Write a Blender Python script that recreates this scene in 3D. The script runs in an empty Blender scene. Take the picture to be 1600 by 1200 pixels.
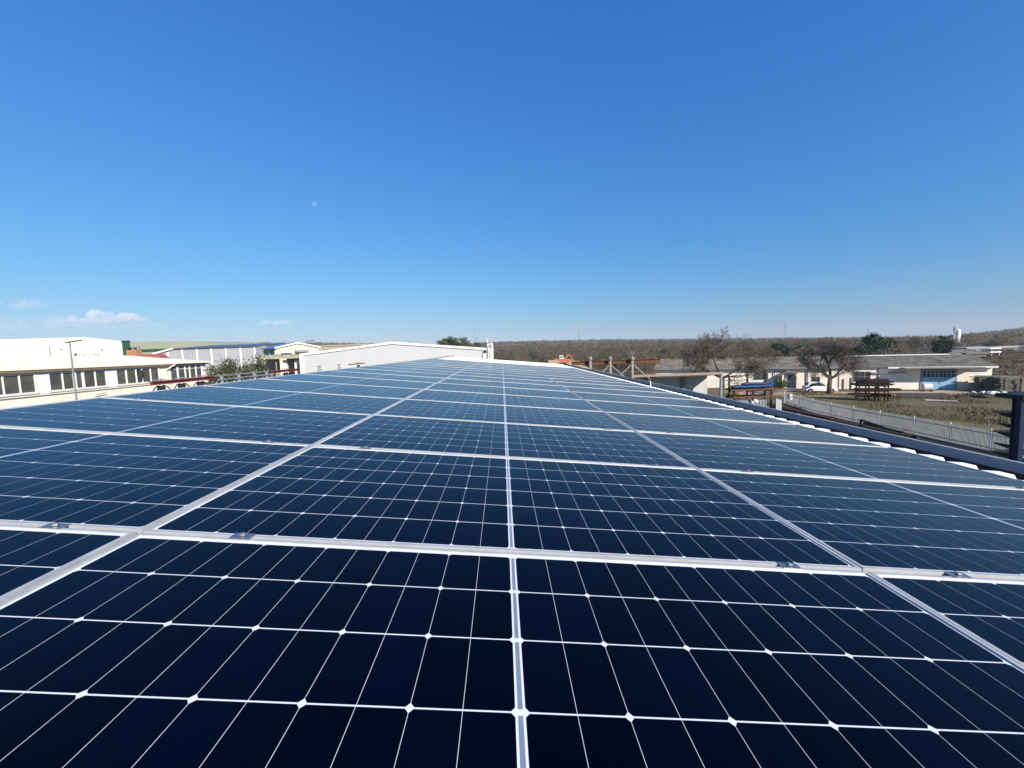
import bpy, math, random
import numpy as np
from mathutils import Matrix, Vector

# ------------------------------------------------------------------ camera
SC = bpy.context.scene
COL = SC.collection
CAM_R = Vector((0.9992056, -0.0239248, -0.0318719))
CAM_F = Vector((0.0211914, 0.9962825, -0.0834987))
CAM_U = Vector((0.0337511, 0.0827569, 0.9959981))
CAM = Vector((-0.0092, -1.1469, 7.3))
FPX = 640.23
cam_data = bpy.data.cameras.new('camera')
cam_data.sensor_width = 36.0
cam_data.lens = 36.0 * FPX / 1600.0
cam_data.clip_start = 0.02
cam_data.clip_end = 60000
cam = bpy.data.objects.new('camera', cam_data)
COL.objects.link(cam)
cam.matrix_world = Matrix(((CAM_R.x, CAM_U.x, -CAM_F.x, CAM.x), (CAM_R.y, CAM_U.y, -CAM_F.y, CAM.y),
                           (CAM_R.z, CAM_U.z, -CAM_F.z, CAM.z), (0, 0, 0, 1)))
SC.camera = cam

# ------------------------------------------------------------------ light
SUN_EL, SUN_AZ = math.radians(28), math.radians(144)      # azimuth clockwise from +Y
SUN_V = Vector((math.sin(SUN_AZ) * math.cos(SUN_EL), math.cos(SUN_AZ) * math.cos(SUN_EL), math.sin(SUN_EL)))
world = bpy.data.worlds.new('World')
SC.world = world
world.use_nodes = True
nt = world.node_tree
sky = nt.nodes.new('ShaderNodeTexSky')
sky.sky_type = 'NISHITA'
sky.sun_disc = False
sky.sun_elevation = SUN_EL
sky.sun_rotation = SUN_AZ
sky.altitude = 0
sky.air_density = 1.6
sky.dust_density = 0.0
sky.ozone_density = 7.0
# colour response of the air towards a deeper, cleaner blue (per channel gain and contrast)
EXPO = 0.75
STR = 0.1
sep = nt.nodes.new('ShaderNodeSeparateColor'); com = nt.nodes.new('ShaderNodeCombineColor')
nt.links.new(sky.outputs[0], sep.inputs[0])
for ch, (g, k) in enumerate(((1.15, .66), (.83, .80), (.57, 1.08))):
    pw = nt.nodes.new('ShaderNodeMath'); pw.operation = 'POWER'; pw.inputs[1].default_value = g
    ml = nt.nodes.new('ShaderNodeMath'); ml.operation = 'MULTIPLY'; ml.inputs[1].default_value = k * STR ** g / STR / 2 ** EXPO
    nt.links.new(sep.outputs[ch], pw.inputs[0]); nt.links.new(pw.outputs[0], ml.inputs[0]); nt.links.new(ml.outputs[0], com.inputs[ch])
nt.links.new(com.outputs[0], nt.nodes['Background'].inputs['Color'])
nt.nodes['Background'].inputs['Strength'].default_value = STR
sun_data = bpy.data.lights.new('sun', 'SUN')
sun_data.energy = 5.0
sun_data.angle = math.radians(0.5)
sun_data.color = (1.0, 0.91, 0.78)
sun = bpy.data.objects.new('sun', sun_data)
COL.objects.link(sun)
sun.rotation_euler = SUN_V.to_track_quat('Z', 'Y').to_euler()
SC.view_settings.view_transform = 'Standard'
SC.view_settings.look = 'None'
SC.view_settings.exposure = EXPO
SC.view_settings.gamma = 1.0
SC.view_settings.use_curve_mapping = False

# ------------------------------------------------------------------ helpers
def P(px, py, x=None, y=None, z=None):
    """world point of the ray through a photo pixel on the plane x=, y= or z="""
    d = CAM_R * ((px - 800) / FPX) + CAM_F + CAM_U * ((600 - py) / FPX)
    if x is not None: t = (x - CAM.x) / d.x
    elif y is not None: t = (y - CAM.y) / d.y
    else: t = (z - CAM.z) / d.z
    return CAM + d * t

class MB:
    """collects faces, then becomes ONE mesh object"""
    def __init__(self): self.v = []; self.f = []; self.m = []
    def face(self, pts, mi=0):
        i = len(self.v); self.v += [tuple(p) for p in pts]
        self.f.append(tuple(range(i, i + len(pts)))); self.m.append(mi)
    def box(self, x0, x1, y0, y1, z0, z1, mi=0):
        self.hexa([(x0, y0, z0), (x1, y0, z0), (x1, y1, z0), (x0, y1, z0)], [(x0, y0, z1), (x1, y0, z1), (x1, y1, z1), (x0, y1, z1)], mi)
    def hexa(self, b, t, mi=0):
        i = len(self.v); n = len(b)
        self.v += [tuple(p) for p in b] + [tuple(p) for p in t]
        self.f.append(tuple(i + n - 1 - k for k in range(n))); self.f.append(tuple(i + n + k for k in range(n)))
        for k in range(n):
            k2 = (k + 1) % n
            self.f.append((i + k, i + k2, i + n + k2, i + n + k))
        self.m += [mi] * (n + 2)
    def prism(self, poly, ext, mi=0):
        e = Vector(ext); self.hexa([Vector(p) for p in poly], [Vector(p) + e for p in poly], mi)
    def bar(self, a, b, w, h=None, mi=0, up=(0, 0, 1)):
        a, b = Vector(a), Vector(b); h = h or w
        d = (b - a).normalized(); u = Vector(up)
        if abs(d.dot(u)) > .95: u = Vector((0, 1, 0))
        s = d.cross(u).normalized(); u = s.cross(d)
        s *= w / 2; u *= h / 2
        q = [-s - u, s - u, s + u, -s + u]
        self.hexa([a + k for k in q], [b + k for k in q], mi)
    def tube(self, pts, rad, n=8, mi=0, cap=True):
        pts = [Vector(p) for p in pts]
        if not hasattr(rad, '__len__'): rad = [rad] * len(pts)
        base = len(self.v); u = None
        for k, p in enumerate(pts):
            d = (pts[min(k + 1, len(pts) - 1)] - pts[max(k - 1, 0)]).normalized()
            if u is None: u = d.orthogonal().normalized()
            u = (u - d * u.dot(d)).normalized(); w = d.cross(u)
            for j in range(n):
                a = 2 * math.pi * j / n
                self.v.append(tuple(p + (u * math.cos(a) + w * math.sin(a)) * rad[k]))
        for k in range(len(pts) - 1):
            for j in range(n):
                j2 = (j + 1) % n; b = base + k * n
                self.f.append((b + j, b + j2, b + n + j2, b + n + j)); self.m.append(mi)
        if cap:
            self.f.append(tuple(base + n - 1 - j for j in range(n))); self.m.append(mi)
            b = base + (len(pts) - 1) * n
            self.f.append(tuple(b + j for j in range(n))); self.m.append(mi)
    def lathe(self, c, prof, n=12, mi=0):
        self.tube([(c[0], c[1], c[2] + z) for r, z in prof], [r for r, z in prof], n, mi)
    def ball(self, c, r, n=8, mi=0, sz=1.0):
        c = Vector(c)
        pr = [(max(.001, math.sin(math.pi * k / 6)) * r, -math.cos(math.pi * k / 6) * r * sz) for k in range(7)]
        self.lathe(c, pr, n, mi)
    def mesh(self, name, mats, off=(0, 0, 0), smooth=False):
        me = bpy.data.meshes.new(name)
        o = Vector(off)
        me.from_pydata([(p[0] - o.x, p[1] - o.y, p[2] - o.z) for p in self.v], [], self.f)
        if not isinstance(mats, (list, tuple)): mats = [mats]
        for m in mats: me.materials.append(m)
        if len(mats) > 1: me.polygons.foreach_set('material_index', self.m)
        if smooth: me.polygons.foreach_set('use_smooth', [True] * len(self.f))
        me.update()
        return me

def tag(o, label, cat, group=None):
    o['label'] = label; o['category'] = cat
    if group: o['group'] = group
    return o
def thing(name, label, cat, loc=(0, 0, 0), rotz=0.0, group=None):
    o = bpy.data.objects.new(name, None); COL.objects.link(o)
    o.empty_display_size = .2
    o.location = loc; o.rotation_euler = (0, 0, rotz)
    return tag(o, label, cat, group)
def part(parent, name, mb, mats, world=False, smooth=False, label=None):
    """a part mesh; world=True: vertices were built in world coordinates (parent unrotated)"""
    off = (0, 0, 0)
    if world:
        q = parent; off = Vector((0, 0, 0))
        while q: off = off + Vector(q.location); q = q.parent
    o = bpy.data.objects.new(name, mb.mesh(name, mats, off, smooth)); COL.objects.link(o)
    o.parent = parent
    if label: o['label'] = label
    return o
def single(name, mb, mats, label, cat, group=None, smooth=False, base=None):
    """a thing that is one mesh, its origin at base"""
    base = base or (0, 0, 0)
    o = bpy.data.objects.new(name, mb.mesh(name, mats, base, smooth)); COL.objects.link(o)
    o.location = base
    return tag(o, label, cat, group)
def struct(name, mb, mats, kind='structure', smooth=False):
    o = bpy.data.objects.new(name, mb.mesh(name, mats, smooth=smooth)); COL.objects.link(o)
    o['kind'] = kind
    return o
def copy_thing(o, parent=None):
    c = o.copy(); COL.objects.link(c); c.parent = parent
    for ch in [k for k in bpy.data.objects if k.parent == o]: copy_thing(ch, c)
    return c

# ------------------------------------------------------------------ materials
def mat(name, col, rough=.7, metal=0.0, var=.12, scale=3.0, bump=0.0, bscale=None, spec=.2, streak=None, dirt=None, coat=0.0):
    m = bpy.data.materials.new(name); m.use_nodes = True
    n = m.node_tree; b = n.nodes['Principled BSDF']
    b.inputs['Roughness'].default_value = rough; b.inputs['Metallic'].default_value = metal
    b.inputs['Specular IOR Level'].default_value = spec
    b.inputs['Coat Weight'].default_value = coat
    tc = n.nodes.new('ShaderNodeTexCoord')
    mp = n.nodes.new('ShaderNodeMapping')
    n.links.new(tc.outputs['Object'], mp.inputs[0])
    if streak: mp.inputs['Scale'].default_value = streak
    nz = n.nodes.new('ShaderNodeTexNoise'); nz.inputs['Scale'].default_value = scale
    nz.inputs['Detail'].default_value = 6; nz.inputs['Roughness'].default_value = .65
    n.links.new(mp.outputs[0], nz.inputs['Vector'])
    rmp = n.nodes.new('ShaderNodeValToRGB')
    d = dirt or tuple(c * (1 - 2.2 * var) for c in col)
    rmp.color_ramp.elements[0].position = .3; rmp.color_ramp.elements[1].position = .62
    rmp.color_ramp.elements[0].color = (*d, 1); rmp.color_ramp.elements[1].color = (*col, 1)
    n.links.new(nz.outputs[0], rmp.inputs[0]); n.links.new(rmp.outputs[0], b.inputs['Base Color'])
    if bump:
        nb = n.nodes.new('ShaderNodeTexNoise'); nb.inputs['Scale'].default_value = bscale or scale * 6
        nb.inputs['Detail'].default_value = 4
        n.links.new(tc.outputs['Object'], nb.inputs['Vector'])
        bp = n.nodes.new('ShaderNodeBump'); bp.inputs['Strength'].default_value = bump; bp.inputs['Distance'].default_value = .02
        n.links.new(nb.outputs[0], bp.inputs['Height']); n.links.new(bp.outputs[0], b.inputs['Normal'])
    return m

def rib_mat(name, col, pitch, axis=0, **kw):
    """sheet metal or corrugated cement with a small wave as bump"""
    m = mat(name, col, **kw)
    n = m.node_tree; b = n.nodes['Principled BSDF']
    tc = n.nodes.new('ShaderNodeTexCoord'); w = n.nodes.new('ShaderNodeTexWave')
    w.bands_direction = 'XYZ'[axis]; w.inputs['Scale'].default_value = 2 * math.pi / pitch / 20.0
    n.links.new(tc.outputs['Object'], w.inputs['Vector'])
    bp = n.nodes.new('ShaderNodeBump'); bp.inputs['Strength'].default_value = .6; bp.inputs['Distance'].default_value = .03
    n.links.new(w.outputs['Fac'], bp.inputs['Height']); n.links.new(bp.outputs[0], b.inputs['Normal'])
    return m

M = {}
M['frame'] = mat('anodised aluminium', (.47, .48, .49), rough=.42, metal=.25, var=.10, scale=9)
M['rail_metal'] = mat('mill finish rail', (.40, .41, .42), rough=.5, metal=.4, var=.15, scale=7, streak=(1, 8, 8))
M['clamp'] = mat('clamp aluminium', (.38, .39, .40), rough=.35, metal=.9, var=.06, scale=20)
M['steel_dark'] = mat('dark bolt steel', (.10, .10, .11), rough=.5, metal=.6, var=.1)
M['roof_white'] = mat('white coated roof sheet', (.80, .80, .78), rough=.42, var=.04, scale=2.5, dirt=(.66, .65, .61))
M['gutter'] = mat('grey gutter metal', (.30, .33, .36), rough=.55, metal=.0, var=.08, scale=4)
M['gutter_dirt_shade'] = mat('gutter dirt and painted shade', (.05, .05, .05), rough=.8)  # dirt on the floor; on the inner wall also painted shade
M['white_wall'] = mat('white render', (.76, .72, .63), rough=.85, var=.04, scale=.5, dirt=(.68, .63, .52), bump=.15)
M['cream_roof'] = mat('cream roof', (.80, .74, .62), rough=.8, var=.06, scale=.8, dirt=(.72, .65, .53), spec=.05)
M['white_pier'] = mat('white pier paint', (.76, .77, .80), rough=.8, var=.03)
M['trim_white'] = mat('white trim', (.70, .70, .68), rough=.6, var=.03)
M['glass_dull'] = mat('dull window glass', (.09, .095, .085), rough=.22, var=.25, scale=.7, spec=.5)
M['glass_dark'] = mat('dark window glass', (.04, .05, .06), rough=.15, var=.2, scale=1.5, spec=.5)
M['eave_brown'] = mat('brown eave board', (.22, .16, .10), rough=.8)  # the board's own brown
M['grey_steel'] = mat('grey steel', (.27, .27, .28), rough=.55, metal=.3, var=.1)
M['galv'] = mat('galvanised steel', (.30, .315, .33), rough=.45, metal=.5, var=.12, scale=5)
M['post_pale'] = mat('pale fence post', (.66, .66, .63), rough=.7, var=.06)
M['picket'] = mat('pale grey picket', (.42, .43, .42), rough=.7, var=.1)
M['red_steel'] = mat('red oxide steel', (.15, .036, .034), rough=.65, var=.15, scale=4)
M['rust'] = mat('rusty steel', (.11, .052, .03), rough=.85, var=.22, scale=3, dirt=(.08, .035, .02), bump=.2)
M['red_dark'] = mat('dull red brown steel', (.055, .025, .021), rough=.8, var=.25, scale=3)
M['dark_rust'] = mat('dark rusty steel', (.035, .024, .020), rough=.8, var=.25, scale=3)
M['concrete'] = mat('weathered concrete', (.27, .255, .225), rough=.9, var=.13, scale=1.2, bump=.2)
M['beam_conc'] = mat('stained concrete beam', (.30, .23, .18), rough=.9, var=.14, scale=1.5)
M['bay_wall'] = mat('grey bay wall', (.40, .42, .41), rough=.85, var=.06, scale=.8)
M['panel_white'] = mat('white cladding panel', (.44, .45, .455), rough=.5, var=.02, scale=.4)
M['grey_clad'] = rib_mat('grey cladding', (.33, .335, .36), .5, axis=0, rough=.6, var=.04, scale=.3)
M['dark_clad'] = mat('dark grey cladding', (.20, .22, .24), rough=.6, var=.06)
M['blue_roof'] = mat('bright blue roof', (.08, .22, .62), rough=.45, var=.05, scale=.4)
M['dark_roof'] = mat('dark blue grey roof', (.06, .075, .13), rough=.4, var=.1, scale=.5)
M['olive_clad'] = rib_mat('olive green cladding', (.27, .285, .21), 1.2, axis=0, rough=.7, var=.05, scale=.1)
M['green_clad'] = mat('dark green cladding', (.016, .075, .045), rough=.6, var=.1)
M['yellow_wall'] = mat('yellow render', (.62, .55, .40), rough=.85, var=.04, scale=.5)
M['tan_wall'] = mat('tan wall', (.36, .31, .24), rough=.85, var=.08, scale=.4)
M['brick'] = mat('brick', (.42, .20, .13), rough=.85, var=.2, scale=6)
M['red_tile'] = mat('red roof tile', (.34, .10, .08), rough=.8, var=.15, scale=4)
M['old_wall'] = mat('old cream plaster', (.85, .79, .69), rough=.9, var=.09, scale=.55, dirt=(.60, .54, .45), bump=.25, bscale=5)
M['eternit'] = rib_mat('grey corrugated cement sheet', (.21, .195, .165), .5, axis=0, rough=.95, var=.2, scale=.9, dirt=(.075, .068, .055), spec=.03)
M['eternit_dark'] = rib_mat('dark corrugated cement sheet', (.17, .16, .145), .5, axis=0, rough=.95, var=.2, scale=.9, dirt=(.06, .054, .046), spec=.03)
M['gate_blue'] = mat('faded blue gate', (.30, .47, .60), rough=.7, var=.16, scale=1.0, dirt=(.12, .30, .50))
M['door_blue'] = mat('dark blue door', (.03, .08, .17), rough=.5, var=.15)
M['tarp_blue'] = mat('blue wrapped bundle', (.012, .045, .15), rough=.5, var=.3, scale=5, bump=.4)
M['blue_steel'] = mat('blue painted steel', (.009, .020, .058), rough=.5, var=.2, scale=4)
M['near_black'] = mat('dark arms steel', (.018, .018, .024), rough=.55, var=.2)
M['car_white'] = mat('white car paint', (.78, .78, .77), rough=.25, var=.02, coat=.6)
M['tyre'] = mat('tyre rubber', (.02, .02, .02), rough=.9)
M['rim'] = mat('alloy rim', (.5, .5, .5), rough=.35, metal=.8)
M['head_lamp'] = mat('lamp glass', (.6, .6, .6), rough=.15)
M['tail_lamp'] = mat('red lamp glass', (.35, .02, .02), rough=.2)
M['mast_steel'] = mat('grey mast steel', (.16, .17, .18), rough=.7, var=.05)
M['orange'] = mat('orange machine paint', (.36, .13, .07), rough=.5, var=.12, scale=2)
M['lumber'] = mat('pale lumber', (.42, .31, .19), rough=.85, var=.12, scale=2)
M['grey_wood'] = mat('weathered stacked sections', (.25, .245, .195), rough=.9, var=.25, scale=3, dirt=(.09, .09, .07))
M['white_bag'] = mat('white sacks', (.68, .68, .66), rough=.8, var=.08, bump=.3)
M['bark'] = mat('grey bark', (.14, .116, .092), rough=.95, var=.25, scale=8, bump=.4)
M['bark_dark'] = mat('dark bark', (.11, .09, .074), rough=.95, var=.25, scale=8)
M['asphalt'] = mat('yard asphalt', (.10, .095, .09), rough=.95, var=.2, scale=1.2, bump=.3, bscale=20)
M['track'] = mat('tan gravel track', (.40, .31, .21), rough=.95, var=.12, scale=.7, bump=.3, bscale=12)
M['lamp_head'] = mat('lamp head', (.12, .14, .17), rough=.4, metal=.3)
M['sign_white'] = mat('white sign sheet', (.8, .8, .8), rough=.5, var=.02)
M['sign_ink'] = mat('faded sign ink', (.34, .34, .33), rough=.7)
M['moss'] = mat('mossy slab edge', (.40, .38, .30), rough=.95, var=.3, scale=2, dirt=(.2, .2, .14))

def leaf_mat(name, cols, rough=.75, trans=.0):
    m = bpy.data.materials.new(name); m.use_nodes = True
    n = m.node_tree; b = n.nodes['Principled BSDF']
    b.inputs['Roughness'].default_value = rough; b.inputs['Specular IOR Level'].default_value = .25
    a = n.nodes.new('ShaderNodeAttribute'); a.attribute_name = 'tone'
    r = n.nodes.new('ShaderNodeValToRGB'); r.color_ramp.interpolation = 'LINEAR'
    while len(r.color_ramp.elements) < len(cols): r.color_ramp.elements.new(.5)
    for k, c in enumerate(cols):
        r.color_ramp.elements[k].position = k / (len(cols) - 1); r.color_ramp.elements[k].color = (*c, 1)
    n.links.new(a.outputs['Fac'], r.inputs[0]); n.links.new(r.outputs[0], b.inputs['Base Color'])
    if trans:
        t = n.nodes.new('ShaderNodeBsdfTranslucent'); mx = n.nodes.new('ShaderNodeMixShader'); mx.inputs[0].default_value = trans
        n.links.new(r.outputs[0], t.inputs[0]); n.links.new(b.outputs[0], mx.inputs[1]); n.links.new(t.outputs[0], mx.inputs[2])
        n.links.new(mx.outputs[0], n.nodes['Material Output'].inputs['Surface'])
    return m
M['winter_wood'] = leaf_mat('winter wood', trans=.5, cols=[(.105, .080, .054), (.165, .128, .088), (.205, .165, .12), (.155, .138, .082), (.115, .120, .060), (.045, .065, .032)])
M['bush_leaf'] = leaf_mat('bush leaf', [(.035, .045, .02), (.065, .075, .034), (.10, .10, .055)])
M['pine_leaf'] = leaf_mat('pine needles', [(.012, .03, .014), (.025, .05, .022), (.045, .07, .03)])
M['pine_pale'] = leaf_mat('pine crown', [(.03, .05, .02), (.06, .085, .03), (.09, .11, .045)])
M['weed'] = leaf_mat('weeds', [(.12, .092, .052), (.09, .09, .038), (.17, .13, .078), (.055, .08, .025)])
M['ivy'] = leaf_mat('green ivy', [(.06, .10, .02), (.10, .16, .03), (.14, .2, .05)])

def cloud_of_faces(name, centres, normals_seed, size, tones, m, aspect=1.0, quads=True, dirs=None):
    """numpy mesh of many little leaf faces: centres (N,3), size (N,), tones (N,)"""
    rng = np.random.default_rng(normals_seed); N = len(centres)
    a = rng.normal(size=(N, 3)) if dirs is None else dirs
    a /= np.linalg.norm(a, axis=1, keepdims=True)
    b = np.cross(a, rng.normal(size=(N, 3))); b /= np.linalg.norm(b, axis=1, keepdims=True)
    s = np.asarray(size)[:, None]
    if quads:
        v = np.stack([centres - a * s - b * s * aspect, centres + a * s - b * s * aspect * .6, centres + a * s * 1.1 + b * s * aspect, centres - a * s * .7 + b * s * aspect], 1)
    else:
        v = np.stack([centres - b * s * aspect, centres + b * s * aspect, centres + a * s * 2], 1)
    k = v.shape[1]
    me = bpy.data.meshes.new(name)
    me.vertices.add(N * k); me.vertices.foreach_set('co', v.reshape(-1).astype(np.float32))
    me.loops.add(N * k); me.loops.foreach_set('vertex_index', np.arange(N * k, dtype=np.int32))
    me.polygons.add(N); me.polygons.foreach_set('loop_start', np.arange(0, N * k, k, dtype=np.int32))
    at = me.attributes.new('tone', 'FLOAT', 'FACE'); at.data.foreach_set('value', np.asarray(tones, dtype=np.float32))
    me.materials.append(m); me.update(calc_edges=True)
    return me
def clumps(rng, c, rad, n_clump, n_leaf, clump_r, tone0=.5, tone_var=.35, flat=1.0, hollow=.55):
    """leaf centres grouped in clumps through an ellipsoid"""
    d = rng.normal(size=(n_clump, 3)); d /= np.linalg.norm(d, axis=1, keepdims=True)
    r = hollow + (1 - hollow) * rng.random((n_clump, 1)) ** .6
    cc = np.array(c) + d * r * np.array(rad)
    pts = np.repeat(cc, n_leaf, 0) + rng.normal(size=(n_clump * n_leaf, 3)) * clump_r * np.array([1, 1, flat])
    tones = np.repeat(np.clip(tone0 + rng.normal(size=n_clump) * tone_var, 0, 1), n_leaf) + rng.normal(size=n_clump * n_leaf) * .08
    return pts, np.clip(tones, 0, 1)
def leafy(parent, name, pts, tones, size, m, seed, world_off):
    me = cloud_of_faces(name, pts - np.array(world_off), seed, size, tones, m)
    o = bpy.data.objects.new(name, me); COL.objects.link(o); o.parent = parent
    return o

# ------------------------------------------------------------------ terrain
AZ_T = [(-75, .022), (-52, .018), (-40, .026), (-33, .028), (-25, .026), (-17, .021), (-8, .014), (0, .0175), (5, .0165), (15, .013), (25, .009), (33, .004), (40, .0005), (44, -.001), (47, -.003), (50, .001), (52, .005), (75, .014)]
def skyline(az): return np.interp(az, [a for a, _ in AZ_T], [h for _, h in AZ_T])
def ground_h(x, y):
    r = np.hypot(x, y); az = np.degrees(np.arctan2(x, y))
    top = skyline(az) * 1500 + 7.3 - 5.0
    t = np.clip((r - 170) / (1500 - 170), 0, 1); t = t * t * (3 - 2 * t)
    und = (np.sin(x * .011 + 1.3) * np.sin(y * .009) + .6 * np.sin(x * .023 + y * .017)) * np.clip((r - 170) / 400, 0, 1) * 1.6
    h = t * top + und * (1 - t * .3)
    return np.where(r > 1500, h + (r - 1500) * np.maximum(skyline(az) - .004, 0) * .6, h)
rs = np.concatenate([[0, 4, 10, 20, 35, 55, 80, 110, 140], np.geomspace(170, 1500, 46), [1600, 1750, 1950, 2200]])
azs = np.radians(np.concatenate([np.arange(-180, -70, 10), np.arange(-70, 70.1, 1.0), np.arange(80, 180, 10)]))
gm = MB()
R_, A_ = np.meshgrid(rs, azs, indexing='ij')
X_, Y_ = R_ * np.sin(A_), R_ * np.cos(A_)
Z_ = ground_h(X_, Y_)
Z_[R_ > 2100] -= 12
gm.v = [tuple(p) for p in np.stack([X_, Y_, Z_], -1).reshape(-1, 3)]
na = len(azs)
for i in range(len(rs) - 1):
    for j in range(na):
        j2 = (j + 1) % na
        gm.f.append((i * na + j, (i + 1) * na + j, (i + 1) * na + j2, i * na + j2)); gm.m.append(0)
M['soil'] = mat('winter scrub soil', (.125, .10, .068), rough=1, var=.2, scale=.05, dirt=(.075, .07, .04), bump=.5, bscale=.8)
struct('ground', gm, M['soil'], smooth=True)

def sheet(name, pxs, z, m):
    mb = MB(); mb.face([P(a, b, z=z) if not isinstance(a, tuple) else a for a, b in pxs])
    return struct(name, mb, m)
mb = MB(); mb.face([(-60, -30, .004), (31, -30, .004), (22, 40, .004), (10, 62, .004), (-60, 62, .004)])
struct('yard', mb, M['asphalt'])
q = [P(1135, 617.5, z=.008), P(1340, 620.5, z=.008), P(1500, 619.5, z=.008), P(1530, 616, z=.008), P(1500, 609.3, z=.008), P(1440, 610.5, z=.008), P(1340, 613, z=.008), P(1235, 608.5, z=.008), P(1130, 605, z=.008)]
mb = MB(); mb.face(q); struct('dirt_road', mb, M['track'])

# ------------------------------------------------------------------ winter wood (one mass) on the hills
def wood():
    rng = np.random.default_rng(7)
    C, D, S, T, AS = [], [], [], [], []
    def ring(n, r0, r1, blades, h, w, bl, az0=-62, az1=62, asp=.2):
        az = np.radians(rng.uniform(az0, az1, n)); r = np.sqrt(rng.uniform(r0 ** 2, r1 ** 2, n))
        x, y = r * np.sin(az), r * np.cos(az)
        ok = ~((x < -10) & (y < 210) & (x > -160)) & ~((x > 30) & (x < 82) & (y < 92)) & ~((x > 0) & (x < 34) & (y < 128)) & ~((x < -8) & (r < 140))
        x, y = x[ok], y[ok]; k = len(x)
        z = ground_h(x, y)
        hh = h * rng.uniform(.55, 1.2, k) * np.where((np.degrees(np.arctan2(x, y)) > 46.3) & (np.hypot(x, y) < 275), .13, 1.0); ww = w * rng.uniform(.7, 1.2, k)
        # patches of colour: brown, greyish, olive, some evergreen
        patch = np.sin(x * .017 + 2) * np.sin(y * .013) + .5 * np.sin(x * .05 + y * .031)
        tone = np.clip(.32 + .16 * patch + rng.normal(size=k) * .17, 0, .8)
        ev = rng.random(k) < .08; tone[ev] = 1.0
        nb = blades
        d = rng.normal(size=(k, nb, 3)); d /= np.linalg.norm(d, axis=2, keepdims=True)
        rr = rng.random((k, nb, 1)) ** .3
        off = d * rr * np.stack([ww, ww, hh * .5], 1)[:, None, :]
        c = np.stack([x, y, z + hh * .55], 1)[:, None, :] + off
        dirs = .5 * off / (np.abs(off).max(axis=(1, 2), keepdims=True) + 1e-6) + np.array([0, 0, .3]) + rng.normal(size=(k, nb, 3)) * .7
        C.append(c.reshape(-1, 3)); D.append(dirs.reshape(-1, 3))
        AS.append(np.full(k * nb, asp)); S.append((bl * rng.uniform(.6, 1.3, (k, nb))).reshape(-1))
        T.append(np.clip(tone[:, None] + rng.normal(size=(k, nb)) * .05, 0, 1).reshape(-1))
    ring(620, 95, 180, 640, 5.4, 2.6, .24, asp=.42)
    ring(1500, 170, 330, 260, 6.0, 3.0, .42, asp=.42)
    ring(2800, 320, 700, 110, 6.5, 4.0, .75, asp=.45)
    ring(5200, 680, 1650, 44, 7.0, 6.5, 1.4, asp=.5)
    C, D, S, T, AS = map(np.concatenate, (C, D, S, T, AS))
    me = cloud_of_faces('winter_wood', C, 3, S, T, M['winter_wood'], aspect=AS[:, None], quads=False, dirs=D)
    o = bpy.data.objects.new('winter_wood', me); COL.objects.link(o); o['kind'] = 'stuff'
wood()

# ------------------------------------------------------------------ the hall under the camera
TH = math.radians(5.732)
RX = Vector((math.cos(TH), 0, -math.sin(TH))); RN = Vector((math.sin(TH), 0, math.cos(TH))); O = Vector((0, 0, 6.716))
def RP(x, y, n=0.0): return O + RX * x + Vector((0, y, 0)) + RN * n
PX, PY = 2.114, 1.058
Y0, Y1 = -9.0, 24.6
XL, XE = -3.30, 3.70
hall = thing('hall', 'long low hall carrying the solar panels on its white metal roof', 'building', (0, 0, 0))
mb = MB()
prof = []
pitch = .24
k = 0
y = Y0
TOPN, VALN = -.068, -.112
pr = []
while y < Y1:
    pr += [(y, VALN), (y + .085, VALN), (y + .115, TOPN), (y + .205, TOPN), (y + .24, VALN)]
    y += pitch
i0 = len(mb.v)
for yy, nn in pr:
    mb.v.append(tuple(RP(XL + .02, yy, nn))); mb.v.append(tuple(RP(XE, yy, nn)))
for j in range(len(pr) - 1):
    a = i0 + 2 * j
    mb.f.append((a, a + 1, a + 3, a + 2)); mb.m.append(0)
part(hall, 'roof_sheet', mb, M['roof_white'])
mb = MB()                                               # other slope, seen edge on
zr = RP(XL, 0, -.07).z
e2 = Vector((-7.2, 0, zr - 1.0 * .42))
mb.prism([RP(XL - .0, Y0, -.12), (e2.x, Y0, e2.z), (e2.x, Y0, e2.z - .08), RP(XL, Y0, -.2)], (0, Y1 - Y0, 0))
part(hall, 'roof_slope', mb, M['roof_white'])
mb = MB()                                               # ridge cap, a thin folded strip
for a, b, na_, nb_ in ((XL - .02, XL + .105, -.028, -.05),):
    mb.prism([RP(a, Y0, na_), RP(b, Y0, nb_), RP(b, Y0, nb_ - .015), RP(a, Y0, na_ - .06)], (0, Y1 - Y0, 0))
part(hall, 'ridge_cap', mb, M['gutter'])
mb = MB()                                               # box gutter
gx0, gx1, lip = XE - .06, 4.03, -.022
gp = [(gx0, -.20), (gx0, -.38), (gx1 + .025, -.38), (gx1 + .025, -.105), (gx1, -.105), (gx1, lip), (gx1 + .05, lip), (gx1 + .05, -.40), (gx0 - .02, -.40), (gx0 - .02, -.20)]
mb.prism([RP(a, Y0, n) for a, n in gp], (0, Y1 - Y0, 0))
yy = Y0 + 1.35
while yy < Y1:                                          # joints of the gutter lengths
    mb.prism([RP(gx1 - .004, yy, lip + .004), RP(gx1 + .056, yy, lip + .004), RP(gx1 + .056, yy, -.1), RP(gx1 - .004, yy, -.1)], (0, .03, 0))
    yy += 3.0
part(hall, 'gutter', mb, M['gutter'])
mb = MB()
mb.prism([RP(gx0 + .005, Y0 + .02, -.335), RP(gx1 - .005, Y0 + .02, -.335), RP(gx1 - .005, Y0 + .02, -.365), RP(gx0 + .005, Y0 + .02, -.365)], (0, Y1 - Y0 - .04, 0))
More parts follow.
